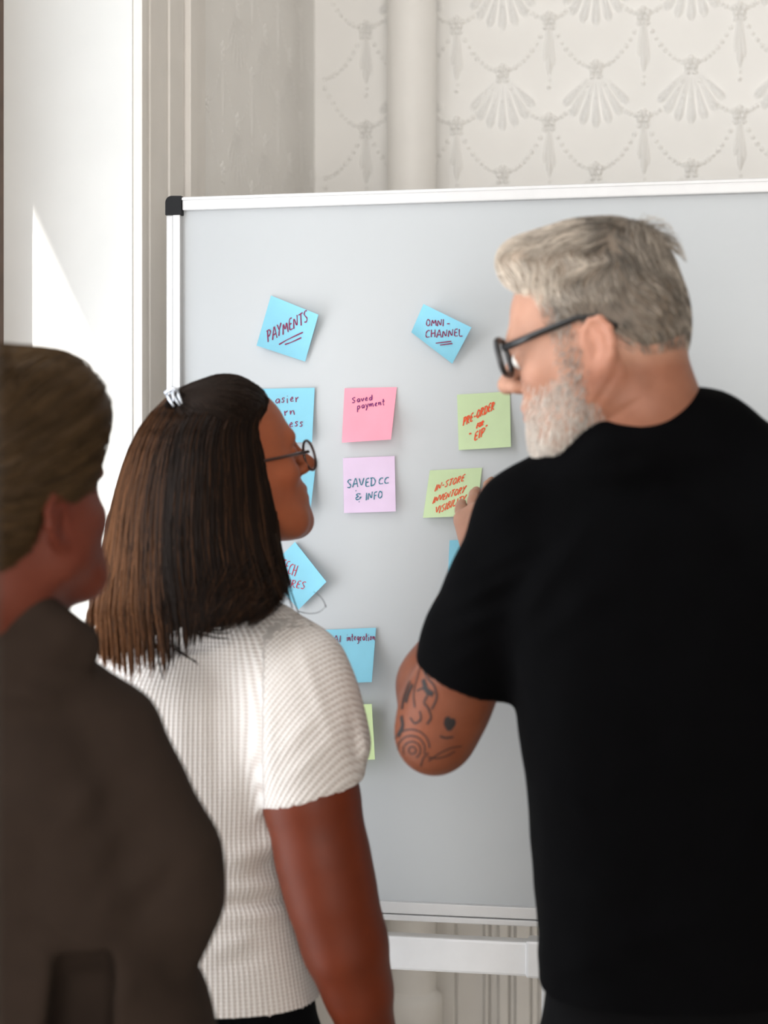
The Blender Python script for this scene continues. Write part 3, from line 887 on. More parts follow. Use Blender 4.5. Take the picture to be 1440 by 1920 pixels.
def legs(root, base, mats, hipz, hw=.085, r=.085, face=(0, 1), topb=.115, topa=.16):
    """trousers and a pair of shoes standing on the floor, in local coordinates"""
    fx, fy = face; n = math.hypot(fx, fy); fx, fy = fx/n, fy/n; sx, sy = fy, -fx
    F = SDF((-.28, -.22, .05), (.28, .22, hipz + .10), .008)
    F.loft([(hipz - .12, 0, topa*1.02, 0, topb), (hipz, 0, topa*1.03, 0, topb), (hipz + .09, 0, topa*.95, 0, topb*.92)], .03)
    for m in (-1, 1):
        h = np.array([sx*m*hw, sy*m*hw, hipz - .1]); kn = h*[1, 1, 0] + [fx*.015, fy*.015, hipz*.52]; an = h*[1.05, 1.05, 0] + [-fx*.01, -fy*.01, .08]
        F.cap(h, kn, r*1.05, r*.76, .04); F.cap(kn, an, r*.76, r*.66, .02)
    F.bump(lambda x, y, z: .003*vnoise(x*18, y*18, z*14))
    v, q = F.mesh(); mesh_obj('trousers', v, q, mats[0], root, True)
    for m in (-1, 1):
        a = np.array([sx*m*hw*1.05, sy*m*hw*1.05, .0]); f = np.array([fx, fy, 0])
        F = SDF(a - [.17, .17, 0] + np.minimum(f*.2, 0), a + [.17, .17, .14] + np.maximum(f*.2, 0), .006)
        F.cap(a - f*.06 + [0, 0, .042], a + f*.14 + [0, 0, .036], .040, .038, .02)
        F.cap(a - f*.04 + [0, 0, .05], a - f*.02 + [0, 0, .11], .042, .044, .03)
        F.half((0, 0, .003), (0, 0, -1), .004)
        v, q = F.mesh(); mesh_obj('shoe', v, q, mats[1], root, True)

M['skin_m'] = mat('skin_fair_ruddy', (.6, .3, .2), .52, .25, attr='Col', noise=.25, nscale=60, sss=.12, bump=.12, bscale=500, bdist=.0006)
M['skin_w'] = mat('skin_warm_brown', (.5, .25, .15), .52, .22, attr='Col', noise=.2, nscale=60, sss=.10, bump=.1, bscale=500, bdist=.0006)
M['hairs'] = mat('hair_strands', (.1, .1, .1), .5, .22, attr='Col')
M['hairs_dark'] = mat('dark_hair_strands', (.1, .1, .1), .55, .10, attr='Col')
M['tee'] = mat('black_cotton', (.0014, .0014, .0018), .9, .04, noise=.25, nscale=25, bump=.35, bscale=700, bdist=.0005)
M['blk'] = mat('black_trousers', (.003, .003, .0035), .9, .06, noise=.2, bump=.3, bscale=500)
M['shoe'] = mat('dark_shoe', (.02, .018, .017), .5, .4, noise=.2)
M['frame_blk'] = mat('black_acetate', (.008, .008, .009), .28, .5, noise=.1)
M['frame_thin'] = mat('dark_metal_frame', (.06, .035, .03), .3, .5, metal=.5, noise=.1)
M['lens'] = glass_mat('spectacle_lens', (.98, .98, .98), .10)
M['ink_tat'] = mat('tattoo_ink', (.018, .014, .014), .6, .3, noise=.2)
M['eye'] = mat('eye_white', (.7, .68, .65), .2, .5, noise=.05)

def glasses(name, label, H, w, hgt, tube, yf, z0, mat_f, rnd, templ, square=2.6, flat=1.0):
    """rims, bridge, lenses and temples in the frame of a head"""
    o = H.W((0, yf, z0)); wl = c2w(o)
    root = empty(name, wl, YAW); tag(root, label, 'glasses')
    loc = lambda p: H.W(p) - o
    for m in (-1, 1):
        cx_ = m*(w + .009)
        ring = []; lens = []
        for i in range(28):
            a = 2*math.pi*i/28; ca, sa = math.cos(a), math.sin(a)
            x_ = w*math.copysign(abs(ca)**(2/square), ca); z_ = hgt*math.copysign(abs(sa)**(2/square), sa)
            y_ = yf - .10*abs(cx_ + x_)**1.6*1.2
            ring.append(loc((cx_ + x_, y_, z0 + z_))); lens.append(loc((cx_ + x_*.97, y_, z0 + z_*.97)))
        rim = MB().tube(ring + ring[:2], tube, 8, False).build('rim', mat_f, root, True)
        c0 = np.mean(lens, 0); MB().add([c0] + lens, [(0, i+1, (i+1) % 28 + 1) for i in range(28)]).build('lens', M['lens'], rim)
        hx = m*(2*w + .008)
        MB().tube([loc((hx, yf - .008, z0 + hgt*.35)), loc((m*.074, .05, z0 + hgt*.35 + templ[0]*.5)), loc((m*.0785, .004, z0 + hgt*.35 + templ[0])),
                   loc((m*.0800, -.016, z0 + hgt*.35 + templ[0] - .006)), loc((m*.078, -.036, z0 + hgt*.35 + templ[0] - .022))],
                  [tube*1.25*flat, tube*1.1*flat, tube*flat, tube*flat, tube*.9*flat], 8).build('temple', mat_f, root, True)
    MB().tube([loc((-.012, yf, z0 + hgt*.3)), loc((0, yf + .003, z0 + hgt*.42)), loc((.012, yf, z0 + hgt*.3))], tube*.9, 8).build('bridge', mat_f, root, True)
    return root

# ================================================================== MAN IN BLACK T-SHIRT
DM = 2.03
mb_ = pc(1240, 930, DM); man_base = (mb_[0], mb_[1])
man = person('person', man_base, 'man in black t-shirt and black glasses, grey hair and beard, touching a green note')
Hm = Head(orient(-math.cos(math.radians(18)), math.sin(math.radians(18)), -math.radians(14)), pc(1131, 664, 2.0), .965, .92)
nb = pc(1222, 830, 2.03)
F = SDF(pc(920, 900, 1.86)*[1, 0, 1] + [0, 1.84, 0], pc(1345, 400, 2.2)*[1, 0, 1] + [0, 2.2, 0], .0024)
Hm.build(F, True)
F.chain([(Hm.W((0, -.022, -.01)), .056), (Hm.W((0, -.030, -.075)), .056), (nb, .061), (nb - [0, 0, .05], .062)], .03)
# neck cords and creases
for m in (-1, 1): F.cap(Hm.W((m*.060, -.012, -.030)), nb + np.array([m*.02 - .02, .04, -.02]), .012, .010, .02)
ridges(F, [(1085, 800, 1150, 700, .0035, -.0016), (1110, 806, 1200, 742, .004, -.0022), (1130, 790, 1215, 725, .004, .0016)], 1.95)
head_m = F.mesh(1)
# left arm: raised elbow, forearm folded up to the board, hand on the note
Sl, El, Wl = pc(985, 1000, 2.04), pc(818, 1366, 2.12), pc(910, 1035, 2.365)
F = SDF(np.minimum(np.minimum(Sl, El), Wl) - [.09, .1, .07], np.maximum(np.maximum(Sl, El), Wl) + [.09, .17, .17], .003)
F.chain([(Sl, .058), (Sl*.45 + El*.55, .054), (El + (Sl-El)*.12, .047), (El, .042)], .02)
F.chain([(El, .041), (El + (Wl-El)*.22 + [-.008, 0, 0], .049), (El + (Wl-El)*.6, .040), (Wl, .0285)], .025)
F.ell(El + [-.004, -.012, -.018], (.030, .030, .028), None, .03)
hd = pc(893, 905, 2.475) - Wl
hand(F, Wl, hd, (-.45, -.85, .2), 1, .16, 1.0, 1.0)
arm_m = F.mesh(1)
# right arm hanging at the side, mostly outside the picture
Sr, Er, Wr = pc(1475, 960, 2.0), pc(1545, 1420, 2.02), pc(1530, 1800, 2.16)
F = SDF(np.minimum(np.minimum(Sr, Er), Wr) - [.09, .1, .25], np.maximum(np.maximum(Sr, Er), Wr) + [.09, .12, .07], .005)
F.chain([(Sr, .058), (Er, .043), (Er + (Wr-Er)*.25, .046), (Wr, .028)], .02)
hand(F, Wr, (0, .25, -1), (1, .1, 0), 1, .3)
arm_r = F.mesh(1)
# torso under the shirt
F = SDF((man_base[0]-.2, DM-.13, -.62), (man_base[0]+.22, DM+.13, nb[2]), .01)
F.loft([(z, cx, a*.82, DM, b*.8) for z, cx, a, _, b in rowsz([(960,975,1490,.10),(1270,975,1485,.115),(1600,1015,1465,.105),(1890,1025,1470,.11)], DM)], .03)
F.chain([(nb, .05), (nb - [0, 0, .1], .075)], .03); F.chain([(nb - [0, 0, .03], .04), (Sl, .04)], .03); F.chain([(nb - [0, 0, .03], .04), (Sr, .04)], .03)
tor_m = F.mesh(1)
V, Q = join(head_m, arm_m, arm_r, tor_m)
ql = Hm.L(V)
base = np.array(srgb(172, 130, 110))
C = skin_cols(Hm, V, base)
arm_shade = np.clip((-.03 - V[:, 2])/.1, 0, 1); C *= 1 - arm_shade[:, None]*np.array([.56, .75, .83])  # arms darkened: their shade is put into the skin colour
nk = np.clip((.035 - ql[:, 1])/.03, 0, 1)*np.clip((-.012 - ql[:, 2])/.03, 0, 1); C *= 1 - (nk*(1 - arm_shade))[:, None]*np.array([.36, .50, .56])  # neck shade put into the skin colour
# grey stubble shade where the beard grows
bz = np.clip((-.012 - .36*(ql[:, 1]-.02) - ql[:, 2])/.012, 0, 1)*np.clip((ql[:, 1]-.002)/.012, 0, 1)*np.clip((ql[:, 2]+.125)/.01, 0, 1)*(np.abs(ql[:, 0]) < .075)
lipm = ((np.abs(ql[:, 0])/.022)**4 + ((ql[:, 2]+.049)/.0115)**4 < 1) & (ql[:, 1] > .085)
bz = bz*(~lipm)
C = C*(1-.35*bz[:, None]) + np.array([.42, .37, .33])*.35*bz[:, None]
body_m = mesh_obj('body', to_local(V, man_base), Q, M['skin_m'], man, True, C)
for m in (-1, 1):
    mb2 = MB(); p = Hm.W((m*.031, .0865, .015)) - np.array([man_base[0], man_base[1], -CAM_Z])
    mb2.lathe([(.0001, .0115), (.006, .0098), (.0098, .006), (.0115, 0)], 16)
    e_ = mb2.build('eye', M['eye'], man, True); e_.location = p
    e_.rotation_euler = Matrix(Hm.R.tolist()).to_quaternion().to_matrix().to_4x4().to_euler(); e_.rotation_euler = (Matrix(Hm.R.tolist()) @ Matrix.Rotation(-math.pi/2, 3, 'X')).to_euler()

# --- t-shirt
lo = pc(770, 1915, 1.85); hi = pc(1640, 740, 2.3)
F = SDF((lo[0], 1.86, lo[2]), (hi[0], 2.24, hi[2]), .0042)
rows = rowsz([(905, 1040, 1440, .085), (960, 975, 1500, .105), (1100, 958, 1512, .122), (1270, 958, 1505, .128), (1430, 982, 1490, .122), (1600, 1002, 1482, .118),
              (1750, 1013, 1482, .122), (1897, 1017, 1490, .128)], DM)
F.loft(rows, .03, 2.5)
F.chain([(nb + [-.008, 0, -.030], .062), (pc(1105, 905, 2.03), .058), (pc(1000, 985, 2.04), .064)], .03)
F.chain([(nb + [.02, 0, -.016], .062), (pc(1350, 868, 2.0), .060), (pc(1470, 950, 1.99), .070)], .03)
F.chain([(pc(1118, 858, 1.995), .040), (pc(1160, 840, 1.980), .043), (pc(1225, 828, 1.974), .043), (pc(1290, 815, 1.980), .043), (pc(1330, 812, 2.0), .040)], .03)
Hl = pc(866, 1270, 2.088)                      # middle of the left sleeve's hem
ax = (Hl - pc(985, 985, 2.04)); axn = ax/np.linalg.norm(ax)
F.chain([(pc(1470, 950, 1.99), .075), (pc(1535, 1290, 2.01), .068)], .03)
# collar ribbing
cr = [(1098, 826, 2.02), (1130, 814, 1.965), (1175, 800, 1.944), (1225, 789, 1.938), (1278, 778, 1.946), (1314, 772, 1.98), (1328, 774, 2.03)]
F.chain([(pc(*p), .0062) for p in cr], .008)
# folds
ridges(F, [(838, 1105, 1010, 1015, .010, .004), (832, 1165, 1000, 1060, .009, .0045), (845, 1200, 1010, 1120, .010, .003), (945, 1220, 1075, 1000, .012, .0045), (960, 1250, 1160, 1060, .013, .0035),
           (905, 985, 1010, 920, .010, .003), (1000, 1080, 1090, 960, .011, -.003), (980, 1420, 1130, 1560, .014, .003), (1015, 1600, 1180, 1690, .014, .0035), (1012, 1700, 1250, 1760, .016, .003),
           (1200, 1250, 1330, 1420, .018, .002), (1100, 1780, 1330, 1690, .016, .003), (1010, 1840, 1120, 1790, .012, .003), (1090, 870, 1230, 850, .010, -.0025), (1240, 840, 1400, 860, .011, .0025)], 1.95)
F.bump(lambda x, y, z: .0022*vnoise(x*14, y*14, z*10) + .0012*vnoise(x*35 + z*12, y*30, z*28 - x*10))
G_ = SDF((lo[0], 1.86, lo[2]), (hi[0], 2.24, hi[2]), .0042)
G_.chain([(pc(992, 985, 2.04), .063), (pc(942, 1105, 2.05), .0575), (pc(895, 1205, 2.075), .0575), (Hl + axn*.03, .0565)], .03)
ridges(G_, [(838, 1105, 1010, 1015, .010, .004), (815, 1160, 1000, 1060, .009, .0055), (800, 1215, 985, 1130, .009, .0035), (905, 985, 1010, 920, .010, .003), (945, 1220, 1075, 1000, .012, .004), (835, 1262, 940, 1200, .008, .002)], 1.97)
G_.bump(lambda x, y, z: .0018*vnoise(x*20, y*20, z*16))
G_.half(Hl, axn, .004, 's')
G_.cap(Hl + axn*.03, Hl - axn*.035, .053, .050, .003, 's')
F.d = smin(F.d, G_.d, .022)
F.half((0, 0, pc(0, 1893, DM)[2]), (0, 0, -1), .004)
v, q = F.mesh(1)
mesh_obj('t_shirt', to_local(v, man_base), q, M['tee'], man, True)
legs(man, man_base, (M['blk'], M['shoe']), .93, .085, .085, (-.15, 1), .105, .128)

# --- hair: volume plus strands
def hair_obj(name, parent, base_xy, P, R, C, m='hairs'):
    v, q = strands(P, R)
    cols = np.repeat(C.reshape(-1, 3), 3, axis=0)
    return mesh_obj(name, to_local(v, base_xy), q, M[m], parent, True, cols)
F = SDF(Hm.t - .19, Hm.t + .2, .0032)
e = lambda c, r, k=.02, op='u', rot=None: Hm.ell(F, c, r, k, op, rot)
e((0, -.008, .046), (.0795, .0975, .092)); e((0, -.050, .016), (.066, .047, .062), .02)
e((0, .012, .112), (.058, .070, .044), .03); e((.0, .060, .128), (.047, .028, .024), .025)
e((0, .072, .128), (.036, .016, .019), .015); e((0, -.056, .102), (.052, .042, .034), .03)
e((0, .119, .046), (.12, .066, .066), .006, 's')                                  # forehead
for m in (-1, 1):
    e((m*.095, .082, .012), (.05, .042, .070), .010, 's', RX(-.12))               # temple and cheek
    e((m*.085, .006, -.004), (.030, .026, .040), .006, 's')                       # around the ear
    e((m*.075, .030, -.060), (.06, .05, .055), .008, 's')
F.put(lambda x, y, z: -((Hm.W((0, 0, -.066))[2] - z) + .25*(x - Hm.t[0])*0), [a[0] for a in F.ax], [a[-1] for a in F.ax], .006, 's')
ridges(F, [(1000, 430, 1060, 500, .006, -.004), (1060, 415, 1120, 470, .006, -.003), (1120, 420, 1180, 450, .006, .003), (1000, 480, 1080, 470, .007, .004), (1040, 520, 1150, 480, .006, -.002)], 1.95)
hv, hq = F.mesh(1)
hl = Hm.L(hv)
hc = np.tile(np.array([.15, .118, .092]), (len(hv), 1))*(1 + .25*vnoise(hv[:, 0]*90, hv[:, 1]*90, hv[:, 2]*50))[:, None]
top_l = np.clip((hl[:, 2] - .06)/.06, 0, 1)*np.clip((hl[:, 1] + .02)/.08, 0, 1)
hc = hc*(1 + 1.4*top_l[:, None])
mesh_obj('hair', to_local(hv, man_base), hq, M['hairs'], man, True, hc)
bv = bvh_of(hv, hq)
crown = np.array([0, -.066, .125])
def mdir(p, n, t):
    l = Hm.L(p[None])[0]; nl = n @ Hm.R
    w = np.clip((nl[2] - .10)/.35, 0, 1)
    away = l - crown; away /= np.linalg.norm(away) + 1e-6
    up = away*.8 + np.array([.25*math.sin(l[1]*70 + l[0]*30), .7 if l[1] > -.05 else -.2, .12])
    side = np.array([0, -.40, -1.0]) + np.array([0, .35*math.sin(l[2]*60 + l[1]*45), 0])
    d = up*w + side*(1-w)
    return Hm.R @ d
N = 9000
ii = rng.integers(0, len(hv), N*2)
roots = hv[ii]; lr = Hm.L(roots)
keep = (lr[:, 2] > -.085); roots, lr = roots[keep][:N], lr[keep][:N]; N = len(roots)
topw = np.clip((lr[:, 2] - .055)/.05, 0, 1)
step = (.0022 + .0042*topw)*rng.uniform(.7, 1.25, N)
P = flow(bv, roots, mdir, step, 6, [-.002, .0012, .0022, .003, .0034, .0036], .25)
cl = vnoise(roots[:, 0]*120, roots[:, 1]*120, roots[:, 2]*120)
sp = (np.linalg.norm(lr - np.array([0, -.075, .108]), axis=1) < .030)
for j in range(6):
    P[sp, j] += (Hm.R @ np.array([0, -.35, .94]))*(j/5.0)**1.3*.009*rng.uniform(.0, 1.3, sp.sum())[:, None] + ((roots[sp] - Hm.W((0, -.066, .100)))*(j/5.0)*.22)
P[sp] = np.where((np.linalg.norm(P[sp][:, -1] - P[sp][:, 0], axis=1) > .030)[:, None, None], P[sp][:, :1] + (P[sp] - P[sp][:, :1])*.4, P[sp])
R = np.linspace(1, .35, 6)[None, :]*(.00036 + .00022*rng.random(N))[:, None]
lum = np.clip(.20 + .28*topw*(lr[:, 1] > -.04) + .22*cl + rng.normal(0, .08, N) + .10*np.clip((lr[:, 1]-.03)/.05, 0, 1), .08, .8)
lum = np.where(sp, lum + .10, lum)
warm = np.stack([np.ones(N), .87*np.ones(N), .735*np.ones(N)], 1)
C = lum[:, None]*warm
C = np.repeat(C[:, None, :], 6, 1)*np.linspace(.75, 1.25, 6)[None, :, None]
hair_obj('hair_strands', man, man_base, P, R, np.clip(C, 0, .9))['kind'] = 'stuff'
# beard, moustache and sideburns
hvv, hqq = head_m
bb = bvh_of(hvv, hqq)
lb = Hm.L(hvv)
nz_ = .007*vnoise(lb[:, 0]*90, lb[:, 1]*90, lb[:, 2]*90) + rng.normal(0, .006, len(lb))
bzz = (lb[:, 2] < -.012 - .40*(lb[:, 1]-.022) + nz_) & (lb[:, 1] > .012 + nz_*.5) & (lb[:, 2] > -.125)
bzz |= (lb[:, 1] > .012 + nz_*.4) & (lb[:, 1] < .036 + nz_*.6) & (lb[:, 2] > -.03) & (lb[:, 2] < .06) & (np.abs(lb[:, 0]) > .05)
lipx = ((np.abs(lb[:, 0])/.026)**4 + ((lb[:, 2]+.048)/.014)**4 < 1) & (lb[:, 1] > .075)
nosem = (np.abs(lb[:, 0]) < .026) & (lb[:, 1] > .085) & (lb[:, 2] > -.033)
neckm = (lb[:, 2] < -.100) & (lb[:, 1] < .035)
cand = np.where(bzz & ~lipx & ~nosem & ~neckm)[0]
ii = rng.choice(cand, 5200); roots = hvv[ii] + rng.normal(0, .0008, (5200, 3)); lr = Hm.L(roots)
step = .0016*rng.uniform(.6, 1.3, 5200)*(1 + .6*np.clip((lr[:, 1]-.06)/.03, 0, 1)*np.clip((-.05-lr[:, 2])/.03, 0, 1))
P = flow(bb, roots, lambda p, n, t: Hm.R @ np.array([0, .30, -1.0]), step, 5, [-.001, .0008, .0016, .0024, .0030], .3)
dens = np.clip((lr[:, 1]-.02)/.05, 0, 1)
R = np.linspace(1, .4, 5)[None, :]*(.0003 + .0002*rng.random(5200))[:, None]
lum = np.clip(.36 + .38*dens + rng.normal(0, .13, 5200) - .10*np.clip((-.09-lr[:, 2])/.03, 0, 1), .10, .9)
C = np.repeat((lum[:, None]*np.array([1, .93, .86]))[:, None, :], 5, 1)
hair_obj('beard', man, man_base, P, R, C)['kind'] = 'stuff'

glasses('eyeglasses', 'thick black glasses on the grey bearded face', Hm, .0265, .0205, .0036, .106, .022, M['frame_blk'], .3, (.008,), 3.0)

# --- tattoos on the left elbow, laid on the skin
ba = bvh_of(*arm_m)
def tattoo(polys, wid):
    mbt = MB(); off = np.array([man_base[0], man_base[1], -CAM_Z])
    for pl in polys:
        pl = smooth_pl(pl, 2); pts = []
        for p_ in pl:
            d = Vector(pc(p_[0], p_[1], 1.0)).normalized()
            h, nr, _, _ = ba.ray_cast(Vector((0, 0, 0)), d)
            if h is not None: pts.append((h + nr*.0006, nr))
        if len(pts) < 2: continue
        vv = []
        for i, (p_, nr) in enumerate(pts):
            t = (pts[min(i+1, len(pts)-1)][0] - pts[max(i-1, 0)][0]).normalized(); w = nr.cross(t)*wid*.5
            vv += [p_ + w - Vector(off), p_ - w - Vector(off)]
        mbt.add(vv, [(2*i, 2*i+1, 2*i+3, 2*i+2) for i in range(len(pts)-1)])
    mbt.build('tattoo', M['ink_tat'], man)
T = lambda x, y: (700 + x/3.2, 880 + y/3.2)
arc = lambda cx, cy, r, a0, a1, n=14: [T(cx + r*math.cos(math.radians(a0+(a1-a0)*i/n)), cy + r*math.sin(math.radians(a0+(a1-a0)*i/n))) for i in range(n+1)]
tattoo([arc(235, 1685, 22, 0, 360), arc(232, 1685, 52, 150, 420), arc(228, 1680, 82, 175, 380), arc(226, 1672, 112, 190, 360)], .0016)
tattoo([[T(330,1750), T(400,1700), T(470,1668), T(530,1660)], [T(325,1725), T(380,1735), T(440,1720), T(490,1690)], [T(285,1780), T(300,1730), T(330,1700)]], .0016)
tattoo([[T(455,1565), T(432,1530), T(438,1495), T(452,1490), T(458,1512), T(480,1500), T(486,1525), T(455,1565)], [T(445,1525), T(460,1540), T(475,1520)], [T(450,1505), T(450,1545)]], .0042)
tattoo([[T(285,1170), T(262,1260), T(240,1350), T(250,1430)], [T(285,1170), T(330,1260), T(370,1300), T(385,1370), T(350,1440)], [T(262,1330), T(300,1310), T(330,1350), T(300,1400), T(330,1430), T(350,1490), T(322,1530)],
        [T(222,1490), T(250,1530), T(290,1500), T(280,1450)], [T(400,1600), T(430,1612), T(480,1605)]], .0022)
tattoo([[T(222,1270), T(200,1320), T(182,1380), T(172,1440)], [T(236,1290), T(212,1340), T(196,1400)], [T(168,1480), T(180,1540), T(150,1600)], [T(300,1260), T(318,1330), T(360,1350)]], .0065)

# ================================================================== WOMAN IN WHITE WAFFLE TOP
DW = 2.27
wb_ = pc(392, 930, DW); wom_base = (wb_[0], wb_[1])
wom = person('person', wom_base, 'woman in white waffle-knit top with long dark brown hair, seen from behind')
Hw = Head(orient(math.cos(math.radians(22)), math.sin(math.radians(22)), math.radians(13)), pc(424, 898, 2.29), .935, .87)
nbw = pc(402, 1105, 2.265)
F = SDF(Hw.t - [.17, .17, .2], Hw.t + [.17, .17, .15], .0026)
Hw.build(F, False)
F.chain([(Hw.W((0, -.020, -.01)), .046), (Hw.W((0, -.028, -.07)), .047), (nbw, .050), (nbw - [0, 0, .06], .055)], .025)
head_w = F.mesh(1)
A0 = [(568, 1325, 2.195, .046), (584, 1500, 2.175, .0525), (606, 1610, 2.172, .0505), (624, 1690, 2.172, .0475), (648, 1775, 2.178, .0455), (672, 1860, 2.19, .036), (690, 1940, 2.205, .0275), (698, 1985, 2.21, .0245)]
pts = [(pc(*a[:3]), a[3]) for a in A0]
F = SDF(np.min([p for p, r in pts], 0) - [.09, .1, .24], np.max([p for p, r in pts], 0) + [.1, .1, .07], .0034)
F.chain(pts, .03)
hand(F, pts[-1][0], (.10, .12, -1), (.9, -.35, .1), -1, .22, .8, .9)
arm_w = F.mesh(1)
L0 = [(180, 1260, 2.30, .05), (150, 1520, 2.31, .047), (150, 1720, 2.33, .042), (165, 1950, 2.40, .025)]
ptl = [(pc(*a[:3]), a[3]) for a in L0]
F = SDF(np.min([p for p, r in ptl], 0) - [.1, .1, .24], np.max([p for p, r in ptl], 0) + [.1, .14, .07], .005)
F.chain(ptl, .03); hand(F, ptl[-1][0], (0, .25, -1), (-1, 0, 0), 1, .3, 1, .9)
arl_w = F.mesh(1)
rw = [(1215, 235, 560, .085), (1300, 165, 600, .110), (1450, 165, 585, .118), (1620, 200, 558, .105), (1760, 190, 580, .118), (1905, 175, 612, .132)]
F = SDF((wom_base[0]-.18, DW-.14, -.62), (wom_base[0]+.18, DW+.14, nbw[2]), .01)
F.loft([(z, cx, a*.82, cy, b*.8) for z, cx, a, cy, b in rowsz(rw, DW)], .03)
F.chain([(nbw, .045), (nbw - [0, 0, .12], .07)], .03); F.chain([(nbw - [0, 0, .06], .035), (pts[0][0], .04)], .03); F.chain([(nbw - [0, 0, .06], .035), (ptl[0][0], .04)], .03)
tor_w = F.mesh(1)
V, Q = join(head_w, arm_w, arl_w, tor_w)
C = skin_cols(Hw, V, srgb(142, 79, 52))
C *= 1 - np.clip((-.06 - V[:, 2])/.05, 0, 1)[:, None]*np.array([.58, .74, .82])  # arms darker than the face: their shade is in the colour
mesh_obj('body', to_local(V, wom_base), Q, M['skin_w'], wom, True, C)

# --- waffle-knit top with a cut-on sleeve
M['knit'] = mat('white_waffle_knit', (.78, .74, .71), .85, .2, sheen=.05)
def knit_nodes(m):
    nt = m.node_tree; b = nt.nodes['Principled BSDF']
    at = nt.nodes.new('ShaderNodeAttribute'); at.attribute_name = 'knit'
    sep = nt.nodes.new('ShaderNodeSeparateXYZ'); nt.links.new(at.outputs['Vector'], sep.inputs[0])
    def wave(sock, per, ph=0):
        a = nt.nodes.new('ShaderNodeMath'); a.operation = 'MULTIPLY'; a.inputs[1].default_value = 2*math.pi/per
        nt.links.new(sock, a.inputs[0])
        s_ = nt.nodes.new('ShaderNodeMath'); s_.operation = 'SINE'; nt.links.new(a.outputs[0], s_.inputs[0])
        r = nt.nodes.new('ShaderNodeMath'); r.operation = 'MULTIPLY_ADD'; r.inputs[1].default_value = .5; r.inputs[2].default_value = .5
        nt.links.new(s_.outputs[0], r.inputs[0]); return r.outputs[0]
    w1, w2 = wave(sep.outputs[0], .0068), wave(sep.outputs[1], .0046)
    mx = nt.nodes.new('ShaderNodeMath'); mx.operation = 'MULTIPLY_ADD'; mx.inputs[1].default_value = .55
    nt.links.new(w2, mx.inputs[0]); nt.links.new(w1, mx.inputs[2])
    bp = nt.nodes.new('ShaderNodeBump'); bp.inputs['Strength'].default_value = .6; bp.inputs['Distance'].default_value = .0012
    nt.links.new(mx.outputs[0], bp.inputs['Height']); nt.links.new(bp.outputs[0], b.inputs['Normal'])
    cm = nt.nodes.new('ShaderNodeMix'); cm.data_type = 'RGBA'
    cr_ = nt.nodes.new('ShaderNodeMapRange'); cr_.inputs[1].default_value = .1; cr_.inputs[2].default_value = .9
    nt.links.new(mx.outputs[0], cr_.inputs[0]); nt.links.new(cr_.outputs[0], cm.inputs[0])
    cm.inputs[6].default_value = (.45, .395, .365, 1); cm.inputs[7].default_value = (.62, .59, .565, 1)
    nt.links.new(cm.outputs[2], b.inputs['Base Color'])
knit_nodes(M['knit'])
lo = pc(60, 1915, 2.1); hi = pc(725, 1090, 2.4)
box = ((lo[0] - .06, 2.07, lo[2]), (hi[0], 2.44, hi[2]))
F = SDF(*box, .0042)
F.loft(rowsz(rw, DW), .03, 2.4)
F.chain([(nbw - [0, 0, .045], .052), (pc(495, 1218, 2.23), .050), (pc(550, 1270, 2.21), .058)], .04)
F.chain([(nbw - [0, 0, .045], .052), (pc(270, 1235, 2.29), .050), (pc(185, 1290, 2.30), .060)], .04)
ridges(F, [(455, 1270, 470, 1480, .012, .004), (395, 1230, 410, 1500, .010, -.003), (330, 1250, 345, 1480, .012, .002), (410, 1625, 560, 1575, .014, .006), (395, 1668, 570, 1672, .008, .005),
           (395, 1700, 570, 1702, .007, -.006), (395, 1722, 540, 1730, .008, .004), (400, 1775, 480, 1765, .008, .004), (400, 1810, 500, 1800, .008, -.003), (470, 1640, 560, 1610, .010, -.005),
           (360, 1590, 480, 1640, .012, .004), (500, 1540, 520, 1640, .010, .004), (560, 1800, 610, 1880, .01, .003)], 2.15)
F.bump(lambda x, y, z: .0018*vnoise(x*16, y*16, z*12))
Hs = pc(582, 1490, 2.178); sx_ = Hs - pc(556, 1260, 2.205); sxn = sx_/np.linalg.norm(sx_)
hemn = np.array([.27, .03, -.96]); hemn /= np.linalg.norm(hemn)
G_ = SDF(*box, .0042)
G_.chain([(pc(543, 1265, 2.21), .064), (pc(574, 1380, 2.19), .069), (Hs + sxn*.03, .0600)], .03)
G_.chain([(pc(500, 1235, 2.225), .045), (pc(560, 1290, 2.20), .060)], .04)
ridges(G_, [(545, 1170, 640, 1430, .007, .0025), (500, 1290, 505, 1500, .010, .003), (520, 1420, 600, 1330, .008, .0025), (520, 1480, 640, 1370, .008, .002), (655, 1330, 672, 1450, .007, -.004), (680, 1380, 690, 1440, .008, .005)], 2.12)
G_.bump(lambda x, y, z: .0015*vnoise(x*18, y*18, z*14))
G_.half(Hs, hemn, .004, 's')
G_.cap(Hs + sxn*.03, Hs - sxn*.03, .0555, .0545, .003, 's')
F.d = smin(F.d, G_.d, .016)
sl_k = G_.d
F.half((0, 0, pc(0, 1893, DW)[2]), (.06, 0, -1), .004)
v, q = F.mesh(1)
